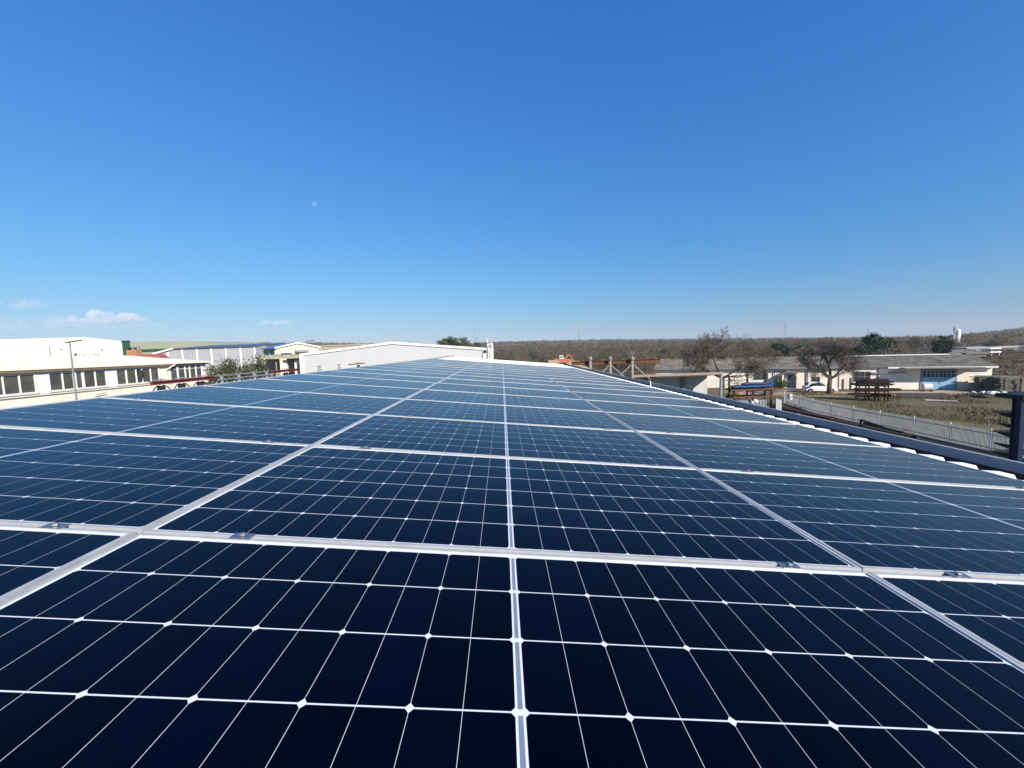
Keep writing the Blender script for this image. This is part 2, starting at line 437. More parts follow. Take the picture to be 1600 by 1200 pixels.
mb.prism([RP(gx1 + .015, Y0 + .02, -.109), RP(gx1 + .023, Y0 + .02, -.109), RP(gx1 + .023, Y0 + .02, -.33), RP(gx1 + .015, Y0 + .02, -.33)], (0, Y1 - Y0 - .04, 0))  # near-black strip low on the outer wall, shade and dirt put into its colour
part(hall, 'gutter_floor_shade_strip', mb, M['gutter_dirt_shade'])
mb = MB()                                               # far edge flashing
mb.prism([RP(XL, Y1, -.13), RP(XE + .1, Y1, -.13), RP(XE + .1, Y1, -.052), RP(XL, Y1, -.052)], (0, .12, 0))
part(hall, 'end_flashing', mb, M['roof_white'])
mb = MB()
mb.hexa([(-7.1, Y0 + .1, 0), (3.6, Y0 + .1, 0), (3.6, Y1 - .05, 0), (-7.1, Y1 - .05, 0)], [(-7.1, Y0 + .1, 6.3), (3.6, Y0 + .1, 5.9), (3.6, Y1 - .05, 5.9), (-7.1, Y1 - .05, 6.3)])
part(hall, 'wall', mb, M['concrete'])

# ------------------------------------------------------------------ solar panels
def cell_mat():
    m = bpy.data.materials.new('monocrystalline cell under glass'); m.use_nodes = True
    n = m.node_tree; b = n.nodes['Principled BSDF']
    b.inputs['IOR'].default_value = 1.33
    b.inputs['Specular IOR Level'].default_value = .20
    b.inputs['Sheen Weight'].default_value = .062; b.inputs['Sheen Roughness'].default_value = .25; b.inputs['Sheen Tint'].default_value = (.30, .55, 1.0, 1)
    tc = n.nodes.new('ShaderNodeTexCoord')
    nz = n.nodes.new('ShaderNodeTexNoise'); nz.inputs['Scale'].default_value = 1.6; nz.inputs['Detail'].default_value = 5
    oi = n.nodes.new('ShaderNodeObjectInfo')
    ad = n.nodes.new('ShaderNodeVectorMath'); ad.operation = 'ADD'
    n.links.new(tc.outputs['Object'], ad.inputs[0])
    n.links.new(oi.outputs['Location'], ad.inputs[1])
    n.links.new(ad.outputs[0], nz.inputs['Vector'])
    at = n.nodes.new('ShaderNodeAttribute'); at.attribute_name = 'tone'
    mx = n.nodes.new('ShaderNodeMix'); mx.data_type = 'RGBA'
    mx.inputs['A'].default_value = (.0, .0001, .0009, 1); mx.inputs['B'].default_value = (.0007, .0014, .009, 1)
    mm = n.nodes.new('ShaderNodeMath'); mm.operation = 'MULTIPLY_ADD'; mm.inputs[1].default_value = .6
    n.links.new(at.outputs['Fac'], mm.inputs[0])
    m2 = n.nodes.new('ShaderNodeMath'); m2.operation = 'MULTIPLY'; m2.inputs[1].default_value = .5
    n.links.new(nz.outputs[0], m2.inputs[0]); n.links.new(m2.outputs[0], mm.inputs[2])
    n.links.new(mm.outputs[0], mx.inputs['Factor']); n.links.new(mx.outputs['Result'], b.inputs['Base Color'])
    mr = n.nodes.new('ShaderNodeMapRange'); mr.inputs[3].default_value = .10; mr.inputs[4].default_value = .22
    n.links.new(nz.outputs[0], mr.inputs[0]); n.links.new(mr.outputs[0], b.inputs['Roughness'])
    return m
M['cell'] = cell_mat()
M['back'] = mat('white backsheet under glass', (.66, .69, .72), rough=.15, var=.02, spec=.3)
M['ribbon'] = mat('tinned ribbon', (.20, .24, .32), rough=.2, var=.1, scale=30, spec=.42)
L_, W_ = 2.106, 1.041
def panel_meshes():
    f = MB(); lw, hz = .0105, -.035
    xo, yo = L_ / 2, W_ / 2
    for sy in (-1, 1):
        f.prism([(-xo, sy * yo, 0), (xo, sy * yo, 0), (xo, sy * yo, hz), (-xo, sy * yo, hz)][::sy], (0, -sy * lw, 0))
    for sx in (-1, 1):
        f.prism([(sx * xo, -yo + lw, 0), (sx * xo, yo - lw, 0), (sx * xo, yo - lw, hz), (sx * xo, -yo + lw, hz)], (-sx * lw, 0, 0))
    s = MB()
    zb = -.0040
    s.face([(-xo + lw, -yo + lw, zb), (xo - lw, -yo + lw, zb), (xo - lw, yo - lw, zb), (-xo + lw, yo - lw, zb)], 0)
    tone = [0.0]
    zc = zb + .00012
    rng = random.Random(4)
    cg, pu, pv, cu, cv = .0080, .0857, .1670, .0848, .1638
    chu, chv = .0065, .0075
    for side in (-1, 1):
        for i in range(12):
            u0 = cg + i * pu + (pu - cu) / 2; u1 = u0 + cu
            for j in range(6):
                v0 = -3 * pv + j * pv + (pv - cv) / 2; v1 = v0 + cv
                if i % 2 == 0: p = [(u1, v0), (u1, v1), (u0 + chu, v1), (u0, v1 - chv), (u0, v0 + chv), (u0 + chu, v0)]
                else: p = [(u0, v1), (u0, v0), (u1 - chu, v0), (u1, v0 + chv), (u1, v1 - chv), (u1 - chu, v1)]
                p = [(side * a, b, zc) for a, b in p]
                ar = sum(p[q][0] * p[(q + 1) % 6][1] - p[(q + 1) % 6][0] * p[q][1] for q in range(6))
                s.face(p if ar > 0 else p[::-1], 1); tone.append(rng.random())
    for j in range(6):
        v0 = -3 * pv + j * pv + .006; v1 = v0 + pv - .012
        s.face([(-.0042, v0, zc), (.0042, v0, zc), (.0042, v1, zc), (-.0042, v1, zc)], 2); tone.append(0.)
    fm = f.mesh('frame', M['frame'])
    sm = s.mesh('cell_sheet', [M['back'], M['cell'], M['ribbon']])
    at = sm.attributes.new('tone', 'FLOAT', 'FACE'); at.data.foreach_set('value', tone)
    return fm, sm
FM, SM = panel_meshes()
ORD = ['nearest', 'second', 'third', 'fourth', 'fifth', 'sixth', 'seventh', 'eighth', 'ninth', 'tenth', 'eleventh', 'twelfth', 'thirteenth', 'fourteenth', 'fifteenth', 'sixteenth', 'farthest']
COLN = {-1: 'left ridge-side column', 0: 'middle column', 1: 'right gutter-side column'}
NROW = 17
first = None
for r in range(NROW):
    for c in (-1, 0, 1):
        loc = RP(c * PX, (r - .5) * PY)
        if first is None:
            t = first = thing('solar_panel', '', 'solar panel', loc)
            for nm, me in (('frame', FM), ('cell_sheet', SM)):
                o = bpy.data.objects.new(nm, me); COL.objects.link(o); o.parent = t
        else:
            t = first.copy(); COL.objects.link(t)
            for nm, me in (('frame', FM), ('cell_sheet', SM)):
                o = bpy.data.objects.new(nm, me); COL.objects.link(o); o.parent = t
        rj = random.Random(r * 7 + c)
        t.location = Vector(loc) + Vector((rj.uniform(-.0015, .0015), rj.uniform(-.002, .002), 0))
        t.rotation_euler = (rj.uniform(-.003, .003), TH + rj.uniform(-.002, .002), 0)
        tag(t, f'dark blue framed solar panel, {ORD[r]} row from the camera, {COLN[c]}', 'solar panel', 'solar panels in rows on the roof')

# mounting rails under the row gaps and clamps in them
mb0 = MB(); mb0.box(-3.17, 3.17, -.02, .02, -.066, -.036)
rail = None
for r in range(NROW + 1):
    yv = (r - 1) * PY
    o = bpy.data.objects.new('mounting_rail', rail or mb0.mesh('mounting_rail', M['rail_metal'])); rail = o.data; COL.objects.link(o)
    o.location = RP(0, yv); o.rotation_euler = (0, TH, 0)
    w = 'nearest to the camera' if r == 0 else ('at the far end of the array' if r == NROW else f'behind the {ORD[r-1]} panel row')
    tag(o, f'aluminium mounting rail under the row gap {w}', 'rail', 'mounting rails under the panels')
pm = MB(); pm.box(-.028, .028, -.0165, .0165, .0003, .003)
for sy in (-1, 1): pm.box(-.028, .028, sy * .0095 - .0015, sy * .0105 + .0015, -.034, .0002)
PM = pm.mesh('plate', M['clamp'])
bm_ = MB(); bm_.lathe((0, 0, .0046), [(.0085, 0), (.0085, .004), (.0075, .005)], 6)
BM = bm_.mesh('bolt', M['galv'])
for r in range(9):
    for c in (-1, 0, 1):
        for e, en in ((-.365, 'left'), (.39, 'right')):
            t = thing('panel_clamp', f'small bolted clamp on row gap behind the {ORD[r]} panel row, {COLN[c]}, {en} end', 'clamp', RP((c + e) * PX, r * PY), group='clamps holding the solar panels')
            t.rotation_euler = (0, TH, 0)
            for nm, me in (('plate', PM), ('bolt', BM)):
                o = bpy.data.objects.new(nm, me); COL.objects.link(o); o.parent = t

mb = MB(); c = P(1016, 601, x=4.0)
mb.tube([(3.80, c.y - .55, c.z - .03), (3.9, c.y - .3, c.z + .02), (4.0, c.y, c.z + .09), (4.03, c.y + .25, c.z + .07), (4.05, c.y + .55, c.z + .01), (4.08, c.y + .7, c.z - .12)], .018, 6)
single('cable', mb, M['trim_white'], 'short pale cable looped over the gutter edge near the bay shed', 'cable', base=(4.0, c.y, c.z), smooth=True)

# ------------------------------------------------------------------ left: white workshop with strip windows
AX = -34.0
yR = P(322, 564, x=AX).y; yM = P(264, 566, x=AX).y
bA = thing('workshop', 'long white workshop with strips of dull windows under a cream roof', 'building', (AX, 30, 0))
mb = MB(); mb.box(-52, AX, 2, yM, 0, 7.02); mb.box(-52, AX - .12, yM, yR, 0, 7.02)
part(bA, 'wall', mb, M['white_wall'], world=True)
rg = P(187, 555, y=yR)
mb = MB()
mb.prism([(AX + .35, 1.5, 7.06), (rg.x, 1.5, rg.z), (-53, 1.5, 7.0), (-53, 1.5, 6.85), (rg.x, 1.5, rg.z - .2), (AX + .35, 1.5, 6.95)], (0, yR + .3 - 1.5, 0))
part(bA, 'roof', mb, M['cream_roof'], world=True)
mb = MB(); mb.box(AX + .005, AX + .28, 1.6, yM, 6.76, 6.945); mb.box(AX - .115, AX + .2, yM + .01, yR + .1, 6.80, 6.945)
part(bA, 'eave_board', mb, M['eave_brown'], world=True)
def topy(px): return 583.6 - .0512 * (px - 80)
def ywin(px): return P(px, topy(px), x=AX).y
groups = [[(-44, -24), (-22, 1), (2.8, 27), (28.8, 51.5)], [(75, 94.6), (96.3, 112), (117, 126), (129.3, 146), (147.6, 163)],
          [(180.7, 194.7), (196.4, 210.4), (211.8, 219.4), (220.8, 233), (234.2, 246)], [(267, 277), (279, 289), (290.4, 296), (297.4, 306), (307.2, 315)]]
for gi, g in enumerate(groups):
    xo = AX if gi < 3 else AX - .12
    zt, zb = (6.60, 5.36) if gi < 3 else (6.66, 5.36)
    ys = [(ywin(a), ywin(b)) for a, b in g]
    fr = MB(); y0, y1 = ys[0][0] - .14, ys[-1][1] + .14
    fr.box(xo + .003, xo + .09, y0, y1, zt, zt + .12); fr.box(xo + .003, xo + .13, y0, y1, zb - .14, zb)
    edges = [y0] + [v for p in ys for v in p] + [y1]
    for k in range(0, len(edges), 2): fr.box(xo + .003, xo + .085, edges[k], edges[k + 1], zb, zt)
    if gi == 3: fr.box(xo + .003, xo + .07, ys[0][0], ys[-1][1], zt - .30, zt - .25)
    w = part(bA, 'window', fr, M['trim_white'], world=True)
    for k, (a, b) in enumerate(ys):
        pn = MB()
        if gi == 2 and k == 2:
            pn.face([(xo + .012, a, zb), (xo + .012, b, zb), (xo + .012, b, zt), (xo + .012, a, zt)])
            part(w, 'pane', pn, M['near_black'], world=True)
            pn = MB(); pn.prism([(xo + .05, a + .03, zb + .02), (xo + .05, b - .05, zb + .02), (xo + .30, b - .05, zt - .1), (xo + .30, a + .03, zt - .1)], (.03, 0, 0))
            part(w, 'tilted_sash', pn, M['glass_dull'], world=True)
        else:
            pn.face([(xo + .02, a, zb), (xo + .02, b, zb), (xo + .02, b, zt), (xo + .02, a, zt)])
            part(w, 'pane', pn, M['glass_dull'], world=True)
for a, b in ((53.5, 73), (166, 178.5)):
    mb = MB(); mb.box(AX + .003, AX + .06, ywin(a), ywin(b), 5.18, 6.72); part(bA, 'pier', mb, M['white_pier'], world=True)
mb = MB(); mb.box(AX + .004, AX + .12, 2, yM, 5.06, 5.13)
part(bA, 'sill_band', mb, M['white_wall'], world=True)
mb = MB(); p = P(258, 568, x=AX)
mb.tube([(AX + .28, p.y + .9, 6.9), (AX + .25, p.y + .3, 6.62), (AX + .12, p.y - .1, 6.4), (AX + .12, p.y - .1, 3)], .06)
part(bA, 'downpipe', mb, M['trim_white'], world=True)
mb = MB(); a = P(166, 613.5, x=AX + .2); b = P(152, 616.5, x=AX + .2); c = P(147, 625, x=AX + .2)
mb.tube([a, b, c], .03, 6); part(bA, 'conduit', mb, M['grey_steel'], world=True)
mb = MB(); mb.box(AX - .3, AX, yR + .02, 62, 0, P(350, 593, x=AX).z)
single('boundary_wall', mb, M['white_wall'], 'low white boundary wall running on behind the grey rail stands', 'wall')

# street lamp in front of the workshop
def street_lamp(px, py, y, h_px, label, arm=1, s=1.0):
    top = P(px, py, y=y)
    t = thing('street_lamp', label, 'street lamp', (top.x, top.y, 0))
    h = top.z
    mb = MB(); mb.tube([(0, 0, 0), (0, 0, h - .1)], [.09 * s, .05 * s], 8); part(t, 'pole', mb, M['galv'])
    mb = MB(); mb.prism([(-.28 * s * arm, -.12 * s, h - .1), (.95 * s * arm, -.09 * s, h + .02), (.95 * s * arm, .09 * s, h + .02), (-.28 * s * arm, .12 * s, h - .1)][::arm], (0, 0, .09 * s)); part(t, 'lamp_head', mb, M['lamp_head'])
    return t
street_lamp(108.5, 533.5, 24.5, 90, 'grey street lamp with flat dark head before the white workshop', s=.75)
street_lamp(481, 532.5, 62, 20, 'small street lamp with flat head in front of the yellow gable', s=1.1)
street_lamp(640, 533, 110, 20, 'thin far lamp post peeping over the ridge of the white gable hall', s=1.0)

# white hall with lettering
BY = 64.0
bB = thing('white_factory', 'big white factory with faded lettering above the workshop roof', 'building', (P(133, 560, y=BY).x, BY, 0))
def pp(pxs, y, mb, depth, mi=0, off=0):
    pts = [P(a, b, y=y + off) for a, b in pxs]
    mb.prism(pts, (0, depth, 0), mi)
def prect(mb, x0, y0, x1, y1, y, depth, off=0, mi=0):
    a, b = P(x0, (y0 + y1) / 2, y=y), P(x1, (y0 + y1) / 2, y=y)
    zt, zb = P((x0 + x1) / 2, y0, y=y).z, P((x0 + x1) / 2, y1, y=y).z
    mb.box(a.x, b.x, y + off, y + off + depth, zb, zt, mi)
def down(px, y): return P(px, 600, y=y)
mb = MB()
t0, t1, t2 = P(-90, 534.5, y=BY), P(133, 528.6, y=BY), P(190, 534.8, y=BY)
mb.prism([t0, t1, t2, (t2.x, BY, 0), (t0.x, BY, 0)], (-27, 26, 0)); part(bB, 'wall', mb, M['white_wall'], world=True)
mb = MB()
for a, b in ((t0, t1), (t1, t2)): mb.prism([a + Vector((0, 0, .004)), b + Vector((0, 0, .004)), b + Vector((0, 0, .16)), a + Vector((0, 0, .16))], (-27, 26.1, 0))
mb.v = [(x, y - .08, z) for x, y, z in mb.v]
part(bB, 'roof_edge', mb, M['trim_white'], world=True)
mb = MB(); a = P(54.5, 545, y=BY); mb.box(a.x - .14, a.x + .14, BY - .12, BY - .003, 0, P(54, 533.3, y=BY).z - .15); part(bB, 'wall_joint', mb, M['white_pier'], world=True)
mb = MB(); a = P(78, 545, y=BY); mb.box(a.x - .05, a.x + .05, BY - .1, BY - .003, 0, P(78, 542, y=BY).z); part(bB, 'downpipe', mb, M['grey_steel'], world=True)
for px in (97, 160.5):
    mb = MB(); prect(mb, px - .9, 545.3, px + .9, 546.8, BY, .2, -.21); part(bB, 'wall_lamp', mb, M['grey_steel'], world=True)
def text_part(parent, name, body, size, loc, m, rotz=0.0, ext=.02):
    cu = bpy.data.curves.new(name, 'FONT'); cu.body = body; cu.size = size; cu.extrude = ext; cu.align_x = 'LEFT'
    tmp = bpy.data.objects.new(name, cu); COL.objects.link(tmp)
    dg = bpy.context.evaluated_depsgraph_get()
    me = bpy.data.meshes.new_from_object(tmp.evaluated_get(dg)); bpy.data.objects.remove(tmp)
    me.materials.clear(); me.materials.append(m)
    o = bpy.data.objects.new(name, me); COL.objects.link(o); o.parent = parent
    o.location = Vector(loc) - Vector(parent.location); o.rotation_euler = (math.pi / 2, 0, rotz)
    return o
lp = P(123.5, 557.6, y=BY - .05)
text_part(bB, 'lettering', 'CELLIONE', .72, lp, M['sign_ink'])
mb = MB(); a = P(113.5, 555.5, y=BY - .05); mb.prism([(a.x, a.y, a.z - .3), (a.x + .45, a.y, a.z - .3), (a.x + .75, a.y, a.z + .32), (a.x + .35, a.y, a.z + .32)], (0, .04, 0))
part(bB, 'emblem', mb, M['steel_dark'], world=True)

# olive hall, dark green end, little brick chimney house
CY = 140.0
bC = thing('olive_hall', 'long olive green hall with a rounded right shoulder', 'building', (P(260, 560, y=CY).x, CY, 0))
mb = MB()
pts = [P(a, b, y=CY) for a, b in ((197, 534.2), (230, 533.6), (300, 533.2), (318, 533.8), (329, 535.6), (336, 540))]
mb.prism(pts + [Vector((pts[-1].x, CY, 0)), Vector((pts[0].x, CY, 0))], (0, 30, 0)); part(bC, 'wall', mb, M['olive_clad'], world=True)
mb = MB(); prect(mb, 203, 545.5, 262, 549, CY, .3, -.31); part(bC, 'green_band', mb, M['green_clad'], world=True)
bG = MB(); a, b = P(191, 540, y=120), P(201.5, 540, y=120); bG.box(a.x, b.x, 120, 120.4, 0, P(196, 533.8, y=120).z)
bG.box(a.x - .1, b.x + .1, 119.8, 120.5, P(196, 533.8, y=120).z + .004, P(196, 533.8, y=120).z + .3)
single('green_shed', bG, M['green_clad'], 'dark green shed squeezed between white factory and olive hall', 'shed', base=(a.x, 120, 0))
HY = 74.0
bH = thing('brick_house', 'small house with brick chimney and red tiled roof', 'house', (P(228, 560, y=HY).x, HY, 0))
a, b = P(212, 560, y=HY), P(244.5, 560, y=HY); ze = P(230, 561, y=HY).z; zt = P(230, 553.3, y=HY).z
mb = MB(); mb.box(a.x, b.x, HY, HY + 2.6, 0, ze); part(bH, 'wall', mb, M['white_wall'], world=True)
mb = MB(); mb.prism([(a.x - .2, HY - .4, ze + .004), (a.x - .2, HY + 1.3, zt + 1e-3), (a.x - .2, HY + 3.0, ze + .004)], (b.x - a.x + .4, 0, 0)); part(bH, 'roof', mb, M['red_tile'], world=True)
mb = MB(); c0, c1 = P(205.5, 552, y=HY - 1), P(221.5, 552, y=HY - 1); zc = P(213, 546.7, y=HY - 1).z
mb.box(c0.x, c1.x, HY - 2, HY - .9, 0, zc); ch = part(bH, 'chimney', mb, M['brick'], world=True)
mb = MB(); mb.box(c0.x - .15, c1.x - .3, HY - 2.1, HY - .8, zc + .28, zc + .42)
for xx in (c0.x + .1, c1.x - .6): mb.box(xx, xx + .18, HY - 1.7, HY - 1.2, zc + .003, zc + .277)
part(ch, 'cap', mb, M['steel_dark'], world=True)
mb = MB(); mb.tube([(c1.x - .25, HY - 1.4, zc), (c1.x - .25, HY - 1.4, zc + .75)], [.16, .14], 8); part(ch, 'flue', mb, M['grey_steel'], world=True)

# grey hall with white pilasters
DY = 84.0
bD = thing('grey_hall', 'grey clad hall with white pilasters and dark roof', 'building', (P(320, 560, y=DY).x, DY, 0))
e0, e1, e2_ = P(244, 553.5, y=DY), P(272, 545, y=DY), P(399.5, 542.4, y=DY)
zl = (e1.z + e2_.z) / 2
mb = MB(); mb.prism([e0, (e1.x, DY, zl), (e2_.x, DY, zl), (e2_.x, DY, 0), (e0.x, DY, 0)], (0, 9.9, 0)); part(bD, 'wall', mb, M['grey_clad'], world=True)
mb = MB()
for px in (263.5, 286, 308.7, 331.3, 354, 377, 399): a = P(px, 560, y=DY); mb.box(a.x - .11, a.x + .11, DY - .12, DY - .004, 0, zl - (.0 if px > 270 else .55))
part(bD, 'pilaster', mb, M['trim_white'], world=True)
mb = MB(); rz = P(340, 540.2, y=DY + 10).z
mb.hexa([(e1.x - .2, DY - .3, zl + .004), (e2_.x + .2, DY - .3, zl + .004), (e2_.x + .2, DY + 10, rz), (e1.x + 1, DY + 10, rz)], [(e1.x - .2, DY - .3, zl + .15), (e2_.x + .2, DY - .3, zl + .15), (e2_.x + .2, DY + 10, rz + .15), (e1.x + 1, DY + 10, rz + .15)])
part(bD, 'roof', mb, M['dark_roof'], world=True)
mb = MB(); mb.bar(e0 + Vector((-.5, -.3, .1)), Vector((e1.x, DY - .3, zl + .15)), .2, .3); part(bD, 'verge', mb, M['trim_white'], world=True)

# yellow gable house with blue roof
c = P(432.5, 556, y=72)
bY = thing('yellow_house', 'yellow gabled house with bright blue roof and grey flank', 'house', (c.x, c.y, 0), math.radians(42))
gw, sd, ez = 7.0, 9.0, P(432, 544.2, y=72).z
az_ = P(461, 536.8, y=74.4).z
mb = MB(); mb.prism([(0, 0, 0), (gw, 0, 0), (gw, 0, ez), (gw / 2, 0, az_), (0, 0, ez)], (0, sd, 0)); part(bY, 'wall', mb, M['yellow_wall'])
for sx, xa in ((1, -.35), (-1, gw + .35)):
    mb = MB(); zz = ez - .35 * (az_ - ez) / (gw / 2)
    mb.prism([(xa, -.25, zz + .05), (gw / 2, -.25, az_ + .05), (gw / 2, -.25, az_ + .22), (xa, -.25, zz + .22)][::sx], (0, sd + .5, 0))
    part(bY, 'roof', mb, M['blue_roof'])
mb = MB()
for xa in (-.35, gw + .35): mb.bar((xa, -.29, zz + .12), (gw / 2, -.29, az_ + .12), .07, .24)
part(bY, 'verge', mb, M['trim_white'])
mb = MB(); mb.box(-.08, -.004, .2, sd, 0, ez - .25); part(bY, 'side_cladding', mb, M['dark_clad'])
mb = MB()
for yy in (.25, 4.0, 8.4): mb.box(-.2, -.083, yy, yy + .25, 0, ez - .2)
part(bY, 'side_post', mb, M['trim_white'])
wz = ez - 1.45
for x0, x1, z0, z1 in ((.6, 2.4, wz, wz + .6), (5.1, 6.6, wz, wz + .62)):
    mb = MB(); mb.box(x0 - .1, x1 + .1, -.09, -.004, z0 - .1, z1 + .1); w = part(bY, 'window', mb, M['trim_white'])
    mb = MB(); mb.box(x0, x1, -.11, -.094, z0, z1); part(w, 'pane', mb, M['glass_dark'])
mb = MB(); mb.box(3.05, 4.7, -.05, -.004, wz - .5, wz + .75); part(bY, 'doorway', mb, M['near_black'])
mb = MB(); mb.prism([(2.9, -.006, wz + 1.05), (2.9, -1.2, wz + .7), (2.9, -1.2, wz + .62), (2.9, -.006, wz + .97)], (2.1, 0, 0)); part(bY, 'awning', mb, M['grey_steel'])

# tan block far behind
EY = 115.0
bE = thing('tan_block', 'low tan flat roofed block with a strip of dark windows', 'building', (P(530, 560, y=EY).x, EY, 0))
a, b = P(491, 545, y=EY), P(570, 545, y=EY); zt = P(530, 540.6, y=EY).z
mb = MB(); mb.box(a.x, b.x, EY, EY + 20, 0, zt); part(bE, 'wall', mb, M['tan_wall'], world=True)
mb = MB(); mb.box(a.x - .2, b.x + .2, EY - .2, EY + 20.2, zt + .004, zt + .35); part(bE, 'parapet', mb, M['tan_wall'], world=True)
for k, px in enumerate((505, 510, 515, 521, 529, 537, 545, 552, 559)):
    mb = MB(); wv = 3.6 if k < 4 else 2.4; prect(mb, px, 546.4, px + wv, 549.2, EY, .1, -.105); part(bE, 'window', mb, M['glass_dark'], world=True)

# old open canopy on white pillars
FY = 43.0
bF = thing('canopy_shed', 'old open shed with mossy slab roof on white pillars', 'shed', (P(435, 575, y=FY).x, FY, 0))
a, b = P(404, 560, y=FY), P(468, 560, y=FY); zt, zb = P(435, 556.5, y=FY).z, P(435, 560.7, y=FY).z
mb = MB(); mb.box(a.x, b.x, FY - .4, FY + 6, zb, zt); part(bF, 'roof', mb, M['moss'], world=True)
mb = MB()
rr = random.Random(3)
for k in range(34):
    x = rr.uniform(a.x + .2, b.x - .2); s = rr.uniform(.06, .2); yy = FY + rr.uniform(-.2, 2.5)
    mb.box(x, x + s * 2, yy, yy + s * 2, zt + .002, zt + s)
part(bF, 'roof_rubble', mb, M['concrete'], world=True)
for x0, x1 in ((440, 445.6), (458.5, 463.6)):
    mb = MB(); prect(mb, x0, 562.5, x1, 592, FY, .4, .3); part(bF, 'pillar', mb, M['white_wall'], world=True)
mb = MB(); q0 = P(430, 570, y=FY); mb.tube([(q0.x, FY + .2, 0), (q0.x, FY + .2, zb - .003)], .07, 8); part(bF, 'post', mb, M['galv'], world=True)
mb = MB(); mb.box(a.x, b.x, FY + 5.6, FY + 5.9, 0, zb - .003); part(bF, 'back_wall', mb, M['concrete'], world=True)
mb = MB(); mb.box(a.x, P(424, 570, y=FY).x, FY + 1.5, FY + 1.7, 0, zb - .003); part(bF, 'side_panel', mb, M['concrete'], world=True)

# white gabled hall straight ahead
WY = 42.0
wl, wa, wr = P(470, 556.3, y=WY), P(612, 537.6, y=WY), P(757.5, 547.3, y=WY)
bW = thing('gable_hall', 'pale grey white clad hall with wide low gable straight ahead', 'building', (wa.x, WY, 0))
we = (wl.z + wr.z) / 2
mb = MB(); mb.prism([(wl.x, WY, 0), (wr.x, WY, 0), (wr.x, WY, we), (wa.x, WY, wa.z), (wl.x, WY, we)], (0, 40, 0)); part(bW, 'wall', mb, M['panel_white'], world=True)
for sgn, xe in ((1, wl.x - .12), (-1, wr.x + .12)):
    mb = MB(); mb.prism([(xe, WY - .12, we + .003), (wa.x, WY - .12, wa.z + .003), (wa.x, WY - .12, wa.z + .24), (xe, WY - .12, we + .24)][::sgn], (0, 40.3, 0)); part(bW, 'roof', mb, M['trim_white'], world=True)
mb = MB(); mb.box(wl.x - .1, wl.x + .22, WY - .14, WY - .003, 0, we - .02); mb.box(wr.x - .22, wr.x + .1, WY - .14, WY - .003, 0, we - .02); part(bW, 'corner_trim', mb, M['trim_white'], world=True)
mb = MB(); v = P(757.5, 549.5, y=WY - .2); mb.tube([(v.x, WY - .2, v.z), (v.x, WY - .145, v.z)], .16, 12); part(bW, 'vent', mb, M['near_black'], world=True)
mb = MB(); prect(mb, 753.7, 552.5, 755, 561, WY, .03, -.035); part(bW, 'slit_window', mb, M['glass_dark'], world=True)
v0, v1 = P(673, 560.5, y=WY - .3), P(703, 556, y=WY - .3)
mb = MB(); mb.bar(v0, v1, .06); mb.box(v1.x + .2, v1.x + .4, WY - .35, WY - .003, v1.z - .1, v1.z + .06)
part(bW, 'wall_bracket', mb, M['grey_steel'], world=True)
# caged ladder at its right corner
l0 = P(761.5, 560, y=WY - .3); l1 = P(770.5, 560, y=WY - .3); lt = P(766, 536, y=WY - .3).z
t = thing('caged_ladder', 'white caged ladder rising past the corner of the gable hall', 'ladder', ((l0.x + l1.x) / 2, WY, 0))
mb = MB()
for xx in (l0.x + .05, l1.x - .05): mb.bar((xx, WY + .2, 2), (xx, WY + .2, lt + (.5 if xx < -1.5 else 0)), .06)
z = 2.2
while z < lt: mb.bar((l0.x + .05, WY + .2, z), (l1.x - .05, WY + .2, z), .035); z += .3
part(t, 'ladder', mb, M['trim_white'], world=True)
mb = MB(); cx, rr_ = (l0.x + l1.x) / 2, (l1.x - l0.x) / 2
for k in range(7):
    an = math.pi * (k / 6); mb.bar((cx - rr_ * math.cos(an), WY + .2 - .7 * math.sin(an), 3), (cx - rr_ * math.cos(an), WY + .2 - .7 * math.sin(an), lt), .045)
for z in (3.2, 4.4, 5.5, 6.4, 7.1, lt - .02):
    ps = [(cx - rr_ * math.cos(math.pi * k / 8), WY + .2 - .7 * math.sin(math.pi * k / 8), z) for k in range(9)]
    for p0, p1 in zip(ps, ps[1:]): mb.bar(p0, p1, .06)
part(t, 'safety_cage', mb, M['trim_white'], world=True)

# ------------------------------------------------------------------ rail stands on the far slope of the hall roof
RAILX = -6.0
def slope_z(x): return zr + (x - XL) * (zr - e2.z) / (XL - e2.x) if x < XL else zr
def rail_stand(px, py, dark, label):
    p = P(px, py, x=RAILX); z0 = slope_z(RAILX)
    t = thing('rail_stand', label, 'rail stand', (RAILX, p.y, z0), group='stands along the far roof slope')
    m = M['near_black'] if dark else M['galv']; h = 6.885 - z0
    mb = MB(); mb.box(-.12, .12, -.12, .12, .0, .012); part(t, 'base_plate', mb, m)
    mb = MB(); mb.hexa([(-.05, -.055, .0125), (.05, -.055, .0125), (.05, .055, .0125), (-.05, .055, .0125)], [(-.04, -.035, h - .02), (.04, -.035, h - .02), (.04, .035, h - .02), (-.04, .035, h - .02)]) if dark else mb.tube([(0, 0, .0125), (0, 0, h + .06)], .032, 8)
    part(t, 'post', mb, m)
    for sy in (-1, 1):
        mb = MB(); mb.tube([(0, sy * .04, h * .92), (0, sy * .10, h * .86), (0, sy * .17, h * .6), (0, sy * .22, .005)], .011, 6); part(t, 'leg', mb, m)
    mb = MB()
    if dark: mb.box(-.06, .06, -.07, .07, h + .085, h + .10); mb.box(-.06, -.048, -.07, -.058, h, h + .085); mb.box(-.06, -.048, .058, .07, h, h + .085)
    else:
        mb.box(-.05, .05, -.05, .05, h + .061, h + .075)
        for sy in (-1, 1): mb.bar((0, sy * .02, h), (0, sy * .1, h + .1), .018); mb.bar((0, sy * .02, h - .02), (0, sy * .12, h - .03), .014)
    part(t, 'saddle', mb, M['galv'])
